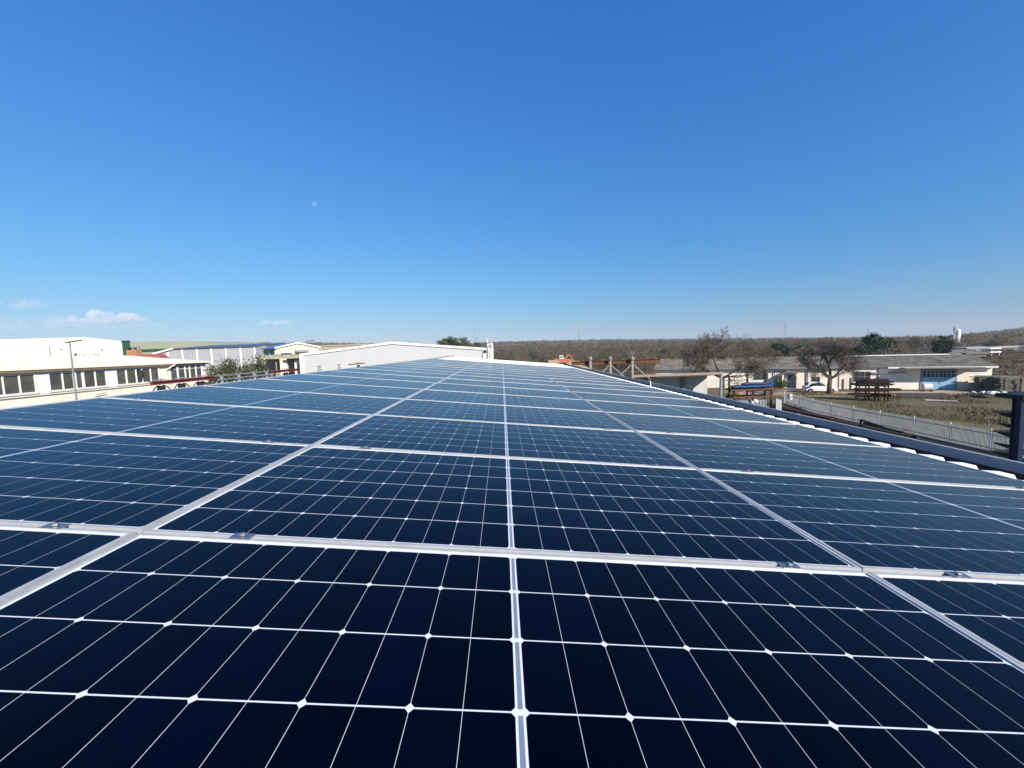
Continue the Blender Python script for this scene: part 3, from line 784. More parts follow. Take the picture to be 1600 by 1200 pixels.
for px, py, d, lb in ((252, 604, 1, 'dark rail stand at the near end of the red beam'), (284, 601, 1, 'dark arched rail stand under the middle of the red beam'), (313, 598, 1, 'dark rail stand near the far end of the long red beam'),
        (346, 588, 0, 'grey splayed rail stand nearest the long red beam'), (373, 585, 0, 'second grey splayed rail stand after the long red beam'), (397, 582, 0, 'grey splayed rail stand in front of the biggest bushes'), (416, 579, 0, 'grey rail stand at the start of the short red beam'),
        (446, 579, 1, 'dark rail stand under the short red beam by white pillars'), (499, 575, 0, 'small grey rail stand against the left part of the gable hall'), (530, 572, 0, 'small grey rail stand before the gable hall, farther of two'), (560, 571, 1, 'tiny dark rail stand under the thin red rod')):
    rail_stand(px, py, d, lb)
def beam(name, pa, pb, w, h, m, label, z=6.922):
    a, b = P(*pa, x=RAILX), P(*pb, x=RAILX)
    mb = MB(); y0, y1 = a.y, b.y
    mb.box(RAILX - w / 2, RAILX + w / 2, y0, y1, z - h / 2, z - h / 2 + .012); mb.box(RAILX - w / 2, RAILX + w / 2, y0, y1, z + h / 2 - .012, z + h / 2); mb.box(RAILX - .01, RAILX + .01, y0, y1, z - h / 2 + .012, z + h / 2 - .012)
    single(name, mb, m, label, 'beam', base=(RAILX, y0, z))
beam('red_beam', (236, 606), (333, 590), .09, .065, M['red_steel'], 'long red steel beam lying on dark stands beyond the roof ridge')
beam('red_beam', (419, 583), (467, 578), .09, .06, M['red_steel'], 'short red steel beam in front of the white pillars')
beam('red_beam', (545, 573), (570, 571.5), .05, .04, M['red_steel'], 'thin red rod low against the gable hall wall')
a, b = P(336, 588, x=RAILX), P(420, 580, x=RAILX)
mb = MB(); mb.tube([(RAILX, a.y, 6.945), (RAILX, b.y, 6.945)], .012, 6); mb.tube([(RAILX + .05, a.y, 6.87), (RAILX + .05, b.y, 6.87)], .012, 6)
single('thin_rail', mb, M['galv'], 'pair of thin pale pipes linking the grey rail stands', 'pipe', base=(RAILX, a.y, 6.97))

# ------------------------------------------------------------------ shrubs and trees
def shrub(px, py_top, py_bot, y, wpx, label, seed, m='bush_leaf', group=None, n=70, kind='shrub', cat='shrub'):
    c0 = P(px, py_bot, y=y); top = P(px, py_top, y=y); hw = abs(P(px + wpx / 2, py_bot, y=y).x - c0.x)
    base = (c0.x, y, 0.0); h = top.z
    t = thing(kind, label, cat, base, group=group)
    rng = np.random.default_rng(seed)
    mb = MB()
    for k in range(5):
        a = rng.uniform(0, 6.28); mb.tube([(0, 0, 0), (math.cos(a) * hw * .3, math.sin(a) * hw * .3, h * .4), (math.cos(a) * hw * .6, math.sin(a) * hw * .6, h * .8)], [.06, .04, .015], 5)
    part(t, 'trunk', mb, M['bark'])
    pts, tones = clumps(rng, (c0.x, y, h * .52), (hw * .92, hw * .8, h * .46), n, 170, hw * .2, hollow=.2)
    leafy(t, 'crown', pts, tones, np.full(len(pts), .06), M[m], seed, base)
shrub(340, 564, 597, 37, 40, 'pale green shrub beside the workshop corner', 11)
shrub(366, 561.5, 596, 38, 56, 'broad dark green shrub behind the grey stands', 12, n=110)
shrub(402, 558.5, 593, 38.5, 46, 'olive shrub leaning on the old canopy shed', 13, n=90)
shrub(386, 566, 594, 36, 40, 'small low shrub between two broader shrubs', 14)

def bare_tree(name, base, H, spread, tr, seed, label, m, limbs, fork, levels=4, twig=1.0, rmin=.007):
    rnd = random.Random(seed)
    trunk, crown = MB(), MB()
    t = thing(name, label, 'tree', base)
    def rv(s): return Vector((rnd.gauss(0, s), rnd.gauss(0, s), rnd.gauss(0, s)))
    def grow(p, d, L, r, lev):
        n = 5 if lev < 2 else 3
        pts, rad = [p], [r]; q = Vector(p); dd = Vector(d)
        kids = []
        for k in range(n):
            dd = (dd + rv(.16 + .04 * lev) + Vector((0, 0, .06 if lev else .0))).normalized()
            q = q + dd * (L / n); pts.append(q.copy()); rad.append(r * (1 - .62 * (k + 1) / n))
            if k >= (1 if lev else 2) or lev > 1: kids.append((q.copy(), dd.copy(), rad[-1]))
        (trunk if lev < 2 else crown).tube(pts, [max(x, rmin) for x in rad], 7 if lev == 0 else 5 if lev == 1 else 3, cap=False)
        if lev >= levels: return
        for (kp, kd, kr) in kids:
            for _ in range(2 if lev < 1 else (2 if rnd.random() < .93 else 3)):
                s = kd.cross(rv(1)).normalized()
                nd = (kd * .62 + s * .8 + Vector((0, 0, .10))).normalized()
                grow(kp, nd, L * rnd.uniform(.42, .62) * twig, max(kr * .62, .006), lev + 1)
    mb_p = [Vector((0, 0, 0)), Vector((rnd.gauss(0, .05), 0, fork * .5)), Vector((rnd.gauss(0, .08), 0, fork))]
    trunk.tube(mb_p, [tr * 1.25, tr, tr * .92], 9)
    for (dx, dy, dz, L, rs_) in limbs:
        grow(mb_p[-1], Vector((dx, dy, dz)).normalized(), L, tr * rs_, 0)
    part(t, 'trunk', trunk, m, smooth=True); part(t, 'crown', crown, m)
    return t
b1 = P(1130, 629, z=0)
bare_tree('bare_tree', (b1.x, b1.y, 0), 9, 6, .21, 5, 'tall bare tree with wide spreading crown beside the grey bay shed', M['bark'],
          [(-.9, .1, .5, 3.9, .62), (-.12, .2, 1, 3.7, .72), (.95, -.1, .5, 4.0, .64), (.3, -.5, .8, 3.4, .5), (-.5, .6, .7, 3.4, .5)], 3.0, levels=4, rmin=.011)
b2 = P(1296, 616, z=0)
bare_tree('bare_tree', (b2.x, b2.y, 0), 8, 5, .27, 9, 'dark gnarled bare tree with dense twigs in front of the white car', M['bark_dark'],
          [(-.75, .1, .65, 3.1, .6), (0, .2, 1, 3.3, .7), (.9, -.1, .4, 3.4, .6), (.3, -.6, .8, 2.9, .55), (-.9, -.3, .3, 2.9, .4)], 2.1, levels=4, rmin=.010)

def evergreen(px, py_top, y, wpx, label, seed, zb=0.0, m='pine_leaf', n=80, group=None, cz=.62, rz=.40):
    c0 = P(px, 560, y=y); top = P(px, py_top, y=y).z; hw = abs(P(px + wpx / 2, 560, y=y).x - c0.x)
    zb = float(ground_h(np.array(c0.x), np.array(y))); h = top - zb
    base = (c0.x, y, zb)
    t = thing('evergreen_tree', label, 'tree', base, group=group)
    rng = np.random.default_rng(seed)
    mb = MB(); mb.tube([(0, 0, -.2), (0, 0, h * .5), (0, 0, h * .9)], [hw * .09, hw * .06, .03], 7)
    for k in range(7):
        a = k * 2.4; mb.tube([(0, 0, h * (.4 + .06 * k)), (math.cos(a) * hw * .6, math.sin(a) * hw * .6, h * (.5 + .06 * k))], [hw * .035, .02], 5)
    part(t, 'trunk', mb, M['bark_dark'])
    pts, tones = clumps(rng, (c0.x, y, zb + h * cz), (hw * .9, hw * .9, h * rz), n, 60, hw * .15, flat=.7)
    leafy(t, 'crown', pts, tones, np.full(len(pts), hw * .05), M[m], seed, base)
evergreen(1367, 523.5, 96, 36, 'dark dense evergreen standing behind the white ridge strip', 21)
evergreen(1388, 529, 100, 26, 'smaller dark evergreen at the right shoulder of the densest one', 22)
evergreen(1345, 541, 94, 34, 'low dark evergreen left of the densest evergreen', 23)
evergreen(1472, 527, 112, 24, 'dark evergreen just left of the white silo', 24)
evergreen(692, 530.5, 150, 24, 'green round pine at the left of the clump over the gable hall', 25, m='pine_pale')
evergreen(706, 527.5, 152, 30, 'tallest dark pine in the clump over the gable hall', 26)
evergreen(725, 528.5, 155, 26, 'light green pine at the right of the clump over the gable hall', 27, m='pine_pale')
evergreen(742, 537, 160, 24, 'low olive tree trailing off right of the pine clump', 28, m='pine_pale')
evergreen(1216, 538, 120, 28, 'dark bushy evergreen at the foot of the tall lattice mast', 29)
evergreen(1254, 541, 116, 34, 'olive green tree behind the roof of the long cream building', 30, m='pine_pale')
evergreen(1036, 545, 150, 14, 'small dark evergreen alone in the brown wood left of centre', 31)
# ------------------------------------------------------------------ right: long cream building
LY = math.radians(-25.64)
LU = Vector((math.cos(LY), math.sin(LY), 0)); LV = Vector((-math.sin(LY), math.cos(LY), 0))
LP0 = Vector((44.01, 60.45, 0)) - LU * 19.0
def PW(px, py, v=0.0):
    d = CAM_R * ((px - 800) / FPX) + CAM_F + CAM_U * ((600 - py) / FPX)
    q = LP0 + LV * v - CAM
    t = q.dot(LV) / d.dot(LV)
    w = CAM + d * t - LP0
    return w.dot(LU), w.z
bL = thing('long_building', 'long low cream building with grey corrugated roofs, blue gate and blue door', 'building', LP0, LY)
uS = PW(1311, 590)[0]; uE = PW(1549, 590)[0]; uL = PW(1026, 590)[0]
zeL = PW(1235, 574.5)[1]; zeR = PW(1430, 573.0)[1]
DPT = 11.0
mb = MB(); mb.box(uL, uS, 0, DPT, 0, zeL); mb.box(uS, uE, -.08, DPT, 0, zeR + .06)
part(bL, 'wall', mb, M['old_wall'])
def gable_roof(u0, u1, z0, zr_, name, m, vr=5.5, eave=.45):
    mb = MB(); s = (zr_ - z0) / vr
    mb.prism([(u0, -eave, z0 - s * eave + .07), (u0, vr, zr_ + .07), (u0, 2 * vr + eave, z0 - s * eave + .07), (u0, 2 * vr + eave, z0 - s * eave + .01), (u0, vr, zr_ + .01), (u0, -eave, z0 - s * eave + .01)], (u1 - u0, 0, 0))
    return part(bL, name, mb, m)
gable_roof(uL - .3, uS - .003, zeL, PW(1250, 557.5, v=5.5)[1], 'roof', M['eternit'])
zrR = PW(1400, 556.5, v=5.5)[1]
gable_roof(uS, uE + .4, zeR + .07, zrR, 'roof', M['eternit_dark'])
mb = MB(); mb.box(uS - .5, PW(1481, 555, v=5.5)[0], 5.1, 6.2, zrR + .085, zrR + .22); part(bL, 'ridge_strip', mb, M['trim_white'])
mb = MB(); mb.box(PW(1385, 573)[0], PW(1556, 571)[0], -.60, -.50, zeR - .20, zeR + .02); part(bL, 'fascia', mb, M['trim_white'])
mb = MB(); mb.box(uL - .3, uS - .6, -.56, -.46, zeL - .16, zeL - .04); part(bL, 'gutter', mb, M['galv'])
# ridge bits
for px, w in ((1077, .9), (1134, .5), (1188, .9)):
    u, z = PW(px, 560.5, v=4.6); mb = MB(); mb.box(u - w / 2, u + w / 2, 4.4, 4.8, z - .2, z + .25); part(bL, 'roof_vent', mb, M['concrete'])
def pl(px0, py0, px1, py1, v=0.0):
    a, b = PW(px0, py1, v), PW(px1, py0, v); return a[0], b[0], a[1], b[1]
# blue gate
u0, u1, z0, z1 = pl(1440, 577.5, 1493, 608.5, -.1); z0 = .02
mb = MB(); zs = z0 + (z1 - z0) * .60; um = (u0 + u1) / 2
mb.box(u0, um - .015, -.17, -.085, z0, zs); mb.box(um + .015, u1, -.17, -.085, z0, zs)
for k in range(9):
    u = u0 + (u1 - u0) * k / 8; mb.box(u - .04, u + .04, -.17, -.085, zs + .002, z1)
for z in (zs + .04, (zs + z1) / 2, z1 - .05):
    for k in range(8):
        a = u0 + (u1 - u0) * k / 8 + .042; b = u0 + (u1 - u0) * (k + 1) / 8 - .042; mb.box(a, b, -.165, -.09, z - .035, z + .035)
g = part(bL, 'gate', mb, M['gate_blue'])
mb = MB(); mb.box(u0 + .03, u1 - .03, -.130, -.128, zs + .003, z1 - .02); part(g, 'pane', mb, M['glass_dark'])
mb = MB(); mb.box(um + .06, um + .10, -.22, -.172, .9, 1.15); part(g, 'handle', mb, M['near_black'])
a, b = PW(1401, 576)[0], PW(1529, 574)[0]; zc = PW(1465, 575.2, v=-1.5)[1]
mb = MB(); mb.box(a + .2, b - .2, -1.9, -.085, zc - .02, zc + .10); part(bL, 'canopy', mb, M['concrete'])
mb = MB(); mb.box(u1 + .03, u1 + .18, -.15, -.083, 0, z1 + .1); mb.box(u0 - .2, u0 - .03, -.15, -.083, 0, z1 + .1); mb.box(u0 - .02, u1 + .02, -.15, -.083, z1 + .02, z1 + .14); part(bL, 'gate_surround', mb, M['concrete'])
# side pipe, downpipes
a, zq = PW(1361, 582.3); b, _ = PW(1415, 582); mb = MB(); mb.box(a, b, -.40, -.083, zq - .05, zq + .05); part(bL, 'wall_ledge', mb, M['concrete'])
for px, m, top, bot in ((1372.5, 'rust', 573, 607), (1262, 'rust', 576, 604), (1330, 'rust', 590, 608), (1318, 'rust', 592, 608), (1210.5, 'galv', 576, 600)):
    u, zt = PW(px, top, -.1); mb = MB(); mb.tube([(u, -.14, .02), (u, -.14, zt)], .055, 6); part(bL, 'downpipe', mb, M[m])
# windows
def win(px0, py0, px1, py1, nx, ny, m='glass_dark', fm='grey_steel', v=0.0):
    u0, u1, z0, z1 = pl(px0, py0, px1, py1, v)
    mb = MB(); t = .05
    mb.box(u0 - t, u1 + t, v - .06, v - .003, z1, z1 + t); mb.box(u0 - t, u1 + t, v - .10, v - .003, z0 - t, z0)
    for k in range(nx + 1):
        u = u0 + (u1 - u0) * k / nx; mb.box(u - t / 2, u + t / 2, v - .055, v - .003, z0, z1)
    for k in range(1, ny):
        z = z0 + (z1 - z0) * k / ny
        for q in range(nx):
            a = u0 + (u1 - u0) * q / nx + t / 2; b = u0 + (u1 - u0) * (q + 1) / nx - t / 2; mb.box(a, b, v - .05, v - .003, z - .02, z + .02)
    w = part(bL, 'window', mb, M[fm])
    mb = MB(); mb.box(u0, u1, v - .02, v - .003, z0, z1); part(w, 'pane', mb, M[m])
win(1333, 581, 1360, 595.5, 3, 2, v=-.08)
win(1268.5, 589, 1281, 600, 2, 1)
win(1178, 582.5, 1200, 592.5, 2, 1)
win(1054, 583.5, 1075, 586.5, 2, 1)
# door and porch
u0, u1, z0, z1 = pl(1230.5, 585.5, 1244.5, 607.5); z0 = .05
mb = MB(); mb.box(u0, u1, -.08, -.003, z0, z1); d = part(bL, 'door', mb, M['door_blue'])
mb = MB()
for a, b in ((.08, .46), (.54, .92)):
    for c_, e_ in ((.08, .47), (.53, .92)): mb.box(u0 + (u1 - u0) * a, u0 + (u1 - u0) * b, -.10, -.083, z0 + (z1 - z0) * c_, z0 + (z1 - z0) * e_)
part(d, 'pane', mb, M['glass_dark'])
mb = MB(); mb.box(u0 - .4, u1 + .4, -1.0, -.003, 0, .05); part(bL, 'step', mb, M['concrete'])
ua, za = PW(1214, 587.5, -.8); ub, zb = PW(1228, 581.2, -.8); uc, zc2 = PW(1251, 582.5, -.8)
mb = MB(); mb.prism([(ua, -1.5, za), (ub, -1.5, zb), (ub, -1.5, zb + .12), (ua, -1.5, za + .12)], (0, 1.49, 0)); mb.prism([(ub + .003, -1.5, zb), (uc, -1.5, zc2), (uc, -1.5, zc2 + .12), (ub + .003, -1.5, zb + .12)], (0, 1.49, 0))
part(bL, 'porch_roof', mb, M['concrete'])
mb = MB(); mb.box(u0 - .95, u0 - .75, -1.4, -.003, 0, za + .2); part(bL, 'porch_wall', mb, M['old_wall'])
u, z = PW(1275.5, 551, -.3); zt = PW(1275.5, 551, -.3)[1]; zb = PW(1275.5, 575, -.3)[1]
mb = MB(); mb.tube([(u, -.6, 1.2), (u, -.6, zt)], .04, 6); part(bL, 'antenna_pole', mb, M['galv'])

# ivy and bush beside the door
def ground_bush(px, py, wpx, hpx, label, seed, m='ivy', n=24, z=0.0):
    b = P(px, py, z=z); sc = (b - CAM).dot(CAM_F) / FPX; hw = wpx * sc / 2; h = hpx * sc
    t = thing('bush', label, 'bush', b); rng = np.random.default_rng(seed)
    mb = MB(); 
    for k in range(4): mb.tube([(0, 0, 0), (hw * .4 * math.cos(k * 1.7), hw * .4 * math.sin(k * 1.7), h * .7)], [.03, .01], 4)
    part(t, 'stem', mb, M['bark'])
    pts, tones = clumps(rng, (b.x, b.y, z + h * .5), (hw * .9, hw * .7, h * .42), n, 40, hw * .22)
    leafy(t, 'foliage', pts, tones, np.full(len(pts), .06), M[m], seed, b)
ground_bush(1221, 608, 17, 18, 'green bush growing left of the dark blue door', 41)
ground_bush(1141, 627, 26, 13, 'bright green bush at the foot of the tall bare tree', 42, n=34)

# ------------------------------------------------------------------ bay shed, crane posts, excavator
SY = 36.0
sl, sr = P(958, 586, y=SY), P(1129, 584, y=SY)
zt = P(1060, 583.3, y=SY).z; zb = P(1060, 587, y=SY).z
bS = thing('bay_shed', 'grey open bay shed with stained flat roof beam beside the bare tree', 'shed', (sl.x, SY, 0))
DB = 2.6; dz = .30; BYY = SY + DB - .3
mb = MB(); mb.prism([(sl.x, SY - .2, zb), (sl.x, SY + DB, zb - dz), (sl.x, SY + DB, zt - dz), (sl.x, SY - .2, zt)], (sr.x - sl.x, 0, 0)); part(bS, 'roof', mb, M['beam_conc'], world=True)
mb = MB(); mb.box(sl.x, sr.x - .25, BYY, BYY + .25, 0, zb - dz - .003); part(bS, 'wall', mb, M['bay_wall'], world=True)
for px in (1066, 1011):
    mb = MB(); a = P(px, 600, y=BYY); mb.box(a.x - .16, a.x + .16, BYY - .35, BYY - .003, 0, zb - dz - .003); part(bS, 'post', mb, M['dark_clad'], world=True)
mb = MB(); mb.box(sr.x - .22, sr.x - .04, SY - .1, SY + .1, 0, zb - .035); part(bS, 'corner_post', mb, M['dark_clad'], world=True)
mb = MB(); mb.box(sl.x, sr.x - .5, BYY - .06, BYY - .003, 2.35, 2.41); part(bS, 'wall_rail', mb, M['grey_steel'], world=True)

GY = 33.5
bG = thing('crane_runway', 'rusty crane runway beam on braced concrete posts beyond the gutter', 'crane runway', (P(953, 565, y=GY).x, GY, 0))
zz = P(960, 565.5, y=GY).z
mb = MB(); a, b = P(893, 565, y=GY), P(1032, 566, y=GY)
for z0, z1, w in ((zz - .18, zz - .15, .12), (zz - .149, zz + .119, .02), (zz + .12, zz + .15, .12)): mb.box(a.x, b.x, GY - w, GY + w, z0, z1)
part(bG, 'beam', mb, M['rust'], world=True)
for i, px in enumerate((922.5, 953.5, 988)):
    c = P(px, 565, y=GY - .35); zt = P(px, 558.5, y=GY).z
    mb = MB(); mb.box(c.x - .085, c.x + .085, GY - .45, GY - .27, 0, zt - .25); p = part(bG, 'post', mb, M['concrete'], world=True)
    mb = MB(); mb.lathe((c.x, GY - .36, zt - .247), [(.09, 0), (.16, .06), (.16, .18), (.10, .26), (.07, .36)], 10)
    if i == 2: mb.bar((c.x, GY - .36, zt + .2), (c.x - .15, GY - .36, zt + .55), .04); mb.bar((c.x, GY - .36, zt + .2), (c.x + .2, GY - .36, zt + .5), .04)
    part(p, 'cap', mb, M['concrete'], world=True)
    for s, l in ((1, 1.5), (-1, 1.5)):
        if i == 0 and s < 0: continue
        mb = MB(); mb.bar((c.x + s * .13, GY - .36, zz - .3), (c.x + s * l, GY - .36, zz - 1.55), .07); part(bG, 'brace', mb, M['rust' if i == 0 else 'concrete'], world=True)
    if i < 2:
        mb = MB(); mb.bar((c.x + .13, GY - .30, zz - 1.6), (c.x + 1.7, GY - .30, zz - 1.5), .05); part(bG, 'tie_rod', mb, M['rust'], world=True)

xb = P(882, 566, y=110); sg = 110 / FPX
t = thing('excavator', 'orange excavator with folded boom far beyond the roof end', 'excavator', (xb.x, 110, 0))
def E(px, py, yy=110): return P(px, py, y=yy)
mb = MB(); mb.prism([E(866, 566.5), E(866, 561), E(877, 560.5), E(893, 561), E(896, 567)], (0, 2.2, 0)); part(t, 'body', mb, M['orange'], world=True)
mb = MB(); mb.prism([E(874.5, 560.3), E(874.5, 555.2), E(879.5, 555), E(881, 560.3)], (0, 1.3, 0)); cb = part(t, 'cab', mb, M['trim_white'], world=True)
mb = MB(); mb.prism([E(875.3, 559, 109.97), E(875.3, 556.3, 109.97), E(879, 556.2, 109.97), E(879.9, 559, 109.97)], (0, .02, 0)); part(cb, 'window', mb, M['glass_dark'], world=True)
mb = MB(); mb.prism([E(881.5, 560.6), E(886.5, 554), E(890, 553.6), E(890.5, 555.6), E(888, 556), E(884.5, 561)], (0, .6, 0)); part(t, 'boom', mb, M['orange'], world=True)
mb = MB(); mb.prism([E(889.8, 554.2, 110.1), E(892, 555, 110.1), E(898, 564, 110.1), E(896, 564.6, 110.1)], (0, .45, 0)); part(t, 'stick', mb, M['orange'], world=True)
mb = MB(); mb.prism([E(895, 564.8), E(899.5, 564.2), E(900.5, 567.5), E(896, 568.5)], (0, 1.0, 0)); part(t, 'bucket', mb, M['rust'], world=True)
for yy in (110, 111.7):
    mb = MB(); a, b = E(864, 568), E(897, 568); zt_ = E(880, 566.8).z
    mb.prism([(a.x, yy, zt_ - 1.0), (b.x, yy, zt_ - 1.0), (b.x + .4, yy, zt_ - .5), (b.x, yy, zt_ - .03), (a.x, yy, zt_ - .03), (a.x - .4, yy, zt_ - .5)], (0, .5, 0)); part(t, 'track', mb, M['near_black'], world=True)
a, b = E(855, 569), E(908, 569); zt_ = E(880, 566.8).z - 1.01
mb = MB(); mb.prism([(a.x - 5, 107, 0), (b.x + 5, 107, 0), (b.x + .5, 107, zt_), (a.x - .3, 107, zt_)], (0, 8, 0)); single('earth_mound', mb, M['track'], 'flat topped earth mound carrying the orange excavator', 'mound', base=(xb.x, 107, 0))
rr = random.Random(8)
for k, (x0, x1, py, lb) in enumerate(((888, 907, 568.5, 'pale stack of planks right of the excavator, lower one'), (893, 904, 565.8, 'pale stack of planks right of the excavator, upper one'), (858, 872, 564.5, 'pale heap of planks left of the excavator'))):
    yy = 60 + k * .8; a, b = P(x0, py, y=yy), P(x1, py, y=yy); mb = MB()
    z0 = a.z - .35 - (.0 if k else 0)
    for i in range(5):
        for j in range(3): mb.box(a.x + rr.uniform(-.3, .3), b.x + rr.uniform(-.3, .3), yy + j * .3, yy + j * .3 + .27, z0 + i * .1, z0 + i * .1 + .085)
    for xx in (a.x + .3, b.x - .4): mb.box(xx, xx + .15, yy + .05, yy + .85, 0, z0 - .003)
    single('plank_stack', mb, M['lumber'], lb, 'planks', base=(a.x, yy, 0))

# ------------------------------------------------------------------ rack with blue bundles
KY = 39.0
def K(px, py, y=KY): return P(px, py, y=y)
t = thing('storage_rack', 'two level rusty storage rack carrying blue wrapped bundles', 'rack', (K(1178, 600).x, KY, 0))
xs = [K(px, 610).x for px in (1147.5, 1176.5, 1205)]
zlow, zmid = K(1178, 619.5).z, K(1178, 608.3).z
for x, pt in zip(xs, (588, 581, 580)):
    mb = MB(); mb.box(x - .07, x + .07, KY + .9, KY + 1.04, 0, K(1178, pt).z); mb.box(x - .07, x + .07, KY - .07, KY + .07, 0, zmid - .08); mb.box(x - .05, x + .05, KY + .073, KY + .897, zmid - .22, zmid - .1); part(t, 'post', mb, M['dark_rust'], world=True)
    mb = MB()
    for s in (-1, 1): mb.bar((x + s * .07, KY, zlow + .15), (x + s * .42, KY, zmid - .1), .06)
    part(t, 'brace', mb, M['rust'], world=True)
for z, x0, x1 in ((zmid, 1140, 1218), (zlow, 1145, 1219)):
    for yy in (KY - .08, KY + 1.12):
        mb = MB(); a, b = K(x0, 610).x, K(x1, 610).x; mb.box(a, b, yy - .05 - .04, yy - .0, z - .09, z + .07); part(t, 'shelf_beam', mb, M['rust'], world=True)
mb = MB()
for pt in (587.5, 594.5): z = K(1178, pt).z; mb.box(xs[0] - .5, xs[1] + .1, KY + 1.043, KY + 1.09, z - .03, z + .03)
part(t, 'rail', mb, M['dark_rust'], world=True)
rb = random.Random(5)
for k, (x0, x1, yy, py, r, lb) in enumerate(((1146, 1190, .25, 604.3, .17, 'long blue wrapped bundle on the rack, front left'), (1174, 1211, .30, 603.2, .19, 'long blue wrapped bundle on the rack, front right'), (1148, 1206, .72, 602.2, .17, 'long blue wrapped bundle at the back of the rack'), (1163, 1209, .5, 599.5, .15, 'blue wrapped bundle lying on top of the others'))):
    a, b = K(x0, py), K(x1, py); mb = MB(); n = 14; z = zmid + .073 + r + (.30 if k == 3 else 0)
    mb.tube([(a.x + (b.x - a.x) * i / n, KY + yy, z + rb.uniform(-.02, .02)) for i in range(n + 1)], [r * (.55 if i in (0, n) else rb.uniform(.82, 1.0)) for i in range(n + 1)], 9)
    single('wrapped_bundle', mb, M['tarp_blue'], lb, 'bundle', group='blue bundles on the rack', smooth=True, base=(a.x, KY + yy, z - r))
a, b = K(1148, 630), K(1201, 630); mb = MB(); mb.box(a.x, b.x, KY + .25, KY + .85, 0, zlow - .4)
for k in range(12):
    x = a.x + (b.x - a.x) * (k + .3) / 12; mb.box(x, x + .12, KY + .2, KY + .247, .1, zlow - .5)
single('steel_bin', mb, M['dark_clad'], 'dark grey ribbed bin standing under the rusty rack', 'bin', base=(a.x, KY + .25, 0))
mb = MB()
for k, px in enumerate((1209, 1212.5, 1216)):
    x = K(px, 620).x; mb.box(x - .07, x + .07, KY - .5 + k * .05, KY - .42 + k * .05, 0, K(px, 622 + k).z)
single('white_boards', mb, M['panel_white'], 'white boards standing upright at the right end of the rack', 'boards', base=(K(1210, 620).x, KY - .5, 0))
mb = MB(); c = K(1180, 627, KY - .7); mb.ball((c.x, c.y, c.z), .26, 9, sz=.8); mb.ball((c.x - .3, c.y, c.z - .12), .16, 8); mb.tube([(c.x - .05, c.y, 0), (c.x - .05, c.y, c.z - .1)], .05, 6)
single('white_sack', mb, M['white_bag'], 'small white sack on a stake in front of the grey bin', 'sack', smooth=True, base=(c.x, c.y, 0))

# ------------------------------------------------------------------ white car
cp = P(1280.5, 613.0, z=0)
t = thing('parked_car', 'white hatchback parked behind the gnarled bare tree', 'car', cp, LY)
mb = MB(); hw = .82
pf = [(-1.85, .30), (-1.9, .62), (-1.84, .86), (-1.62, 1.0), (-1.35, 1.36), (-.9, 1.44), (.15, 1.42), (.75, .98), (1.55, .86), (1.86, .66), (1.88, .30)]
low = [(p[0], -hw, p[1]) for p in pf]; 
def ins(z): return hw - max(0, z - .9) * .32
n = len(pf)
i0 = len(mb.v)
for s in (-1, 1): mb.v += [(x, s * ins(z), z) for x, z in pf]
mb.f.append(tuple(i0 + n - 1 - k for k in range(n))[::-1]); mb.m.append(0); mb.f.append(tuple(i0 + n + k for k in range(n))[::-1]); mb.m.append(0)
for k in range(n):
    k2 = (k + 1) % n; mb.f.append((i0 + k, i0 + n + k, i0 + n + k2, i0 + k2)); mb.m.append(0)
part(t, 'body', mb, M['car_white'])
for s in (-1, 1):
    mb = MB()
    for a in (((-1.30, 1.0), (-1.12, 1.32), (-.55, 1.36), (-.55, 1.0)), ((-.47, 1.0), (-.47, 1.36), (.10, 1.34), (.55, 1.0))): mb.prism([(x, s * (ins(z) + .004), z) for x, z in a], (0, s * .01, 0))
    part(t, 'window', mb, M['glass_dark'])
mb = MB(); mb.prism([(.18, -.6, 1.415), (.18, .6, 1.415), (.74, .68, 1.0), (.74, -.68, 1.0)], (.02, 0, .02)); part(t, 'windscreen', mb, M['glass_dark'])
mb = MB(); mb.prism([(-1.38, -.6, 1.36), (-1.38, .6, 1.36), (-1.64, .68, 1.02), (-1.64, -.68, 1.02)], (-.02, 0, .02)); part(t, 'rear_window', mb, M['glass_dark'])
for x in (-1.2, 1.2):
    for s in (-1, 1):
        mb = MB(); mb.tube([(x, s * (hw - .2), .31), (x, s * (hw + .02), .31)], .31, 16); w = part(t, 'wheel', mb, M['tyre'])
        mb = MB(); mb.tube([(x, s * (hw + .021), .31), (x, s * (hw + .03), .31)], .19, 12); part(w, 'rim', mb, M['rim'])
for s in (-1, 1):
    mb = MB(); mb.box(1.80, 1.885, s * .7 - .12, s * .7 + .12, .62, .74); part(t, 'headlight', mb, M['head_lamp'])
    mb = MB(); mb.box(-1.91, -1.86, s * .72 - .08, s * .72 + .08, .62, .86); part(t, 'tail_light', mb, M['tail_lamp'])

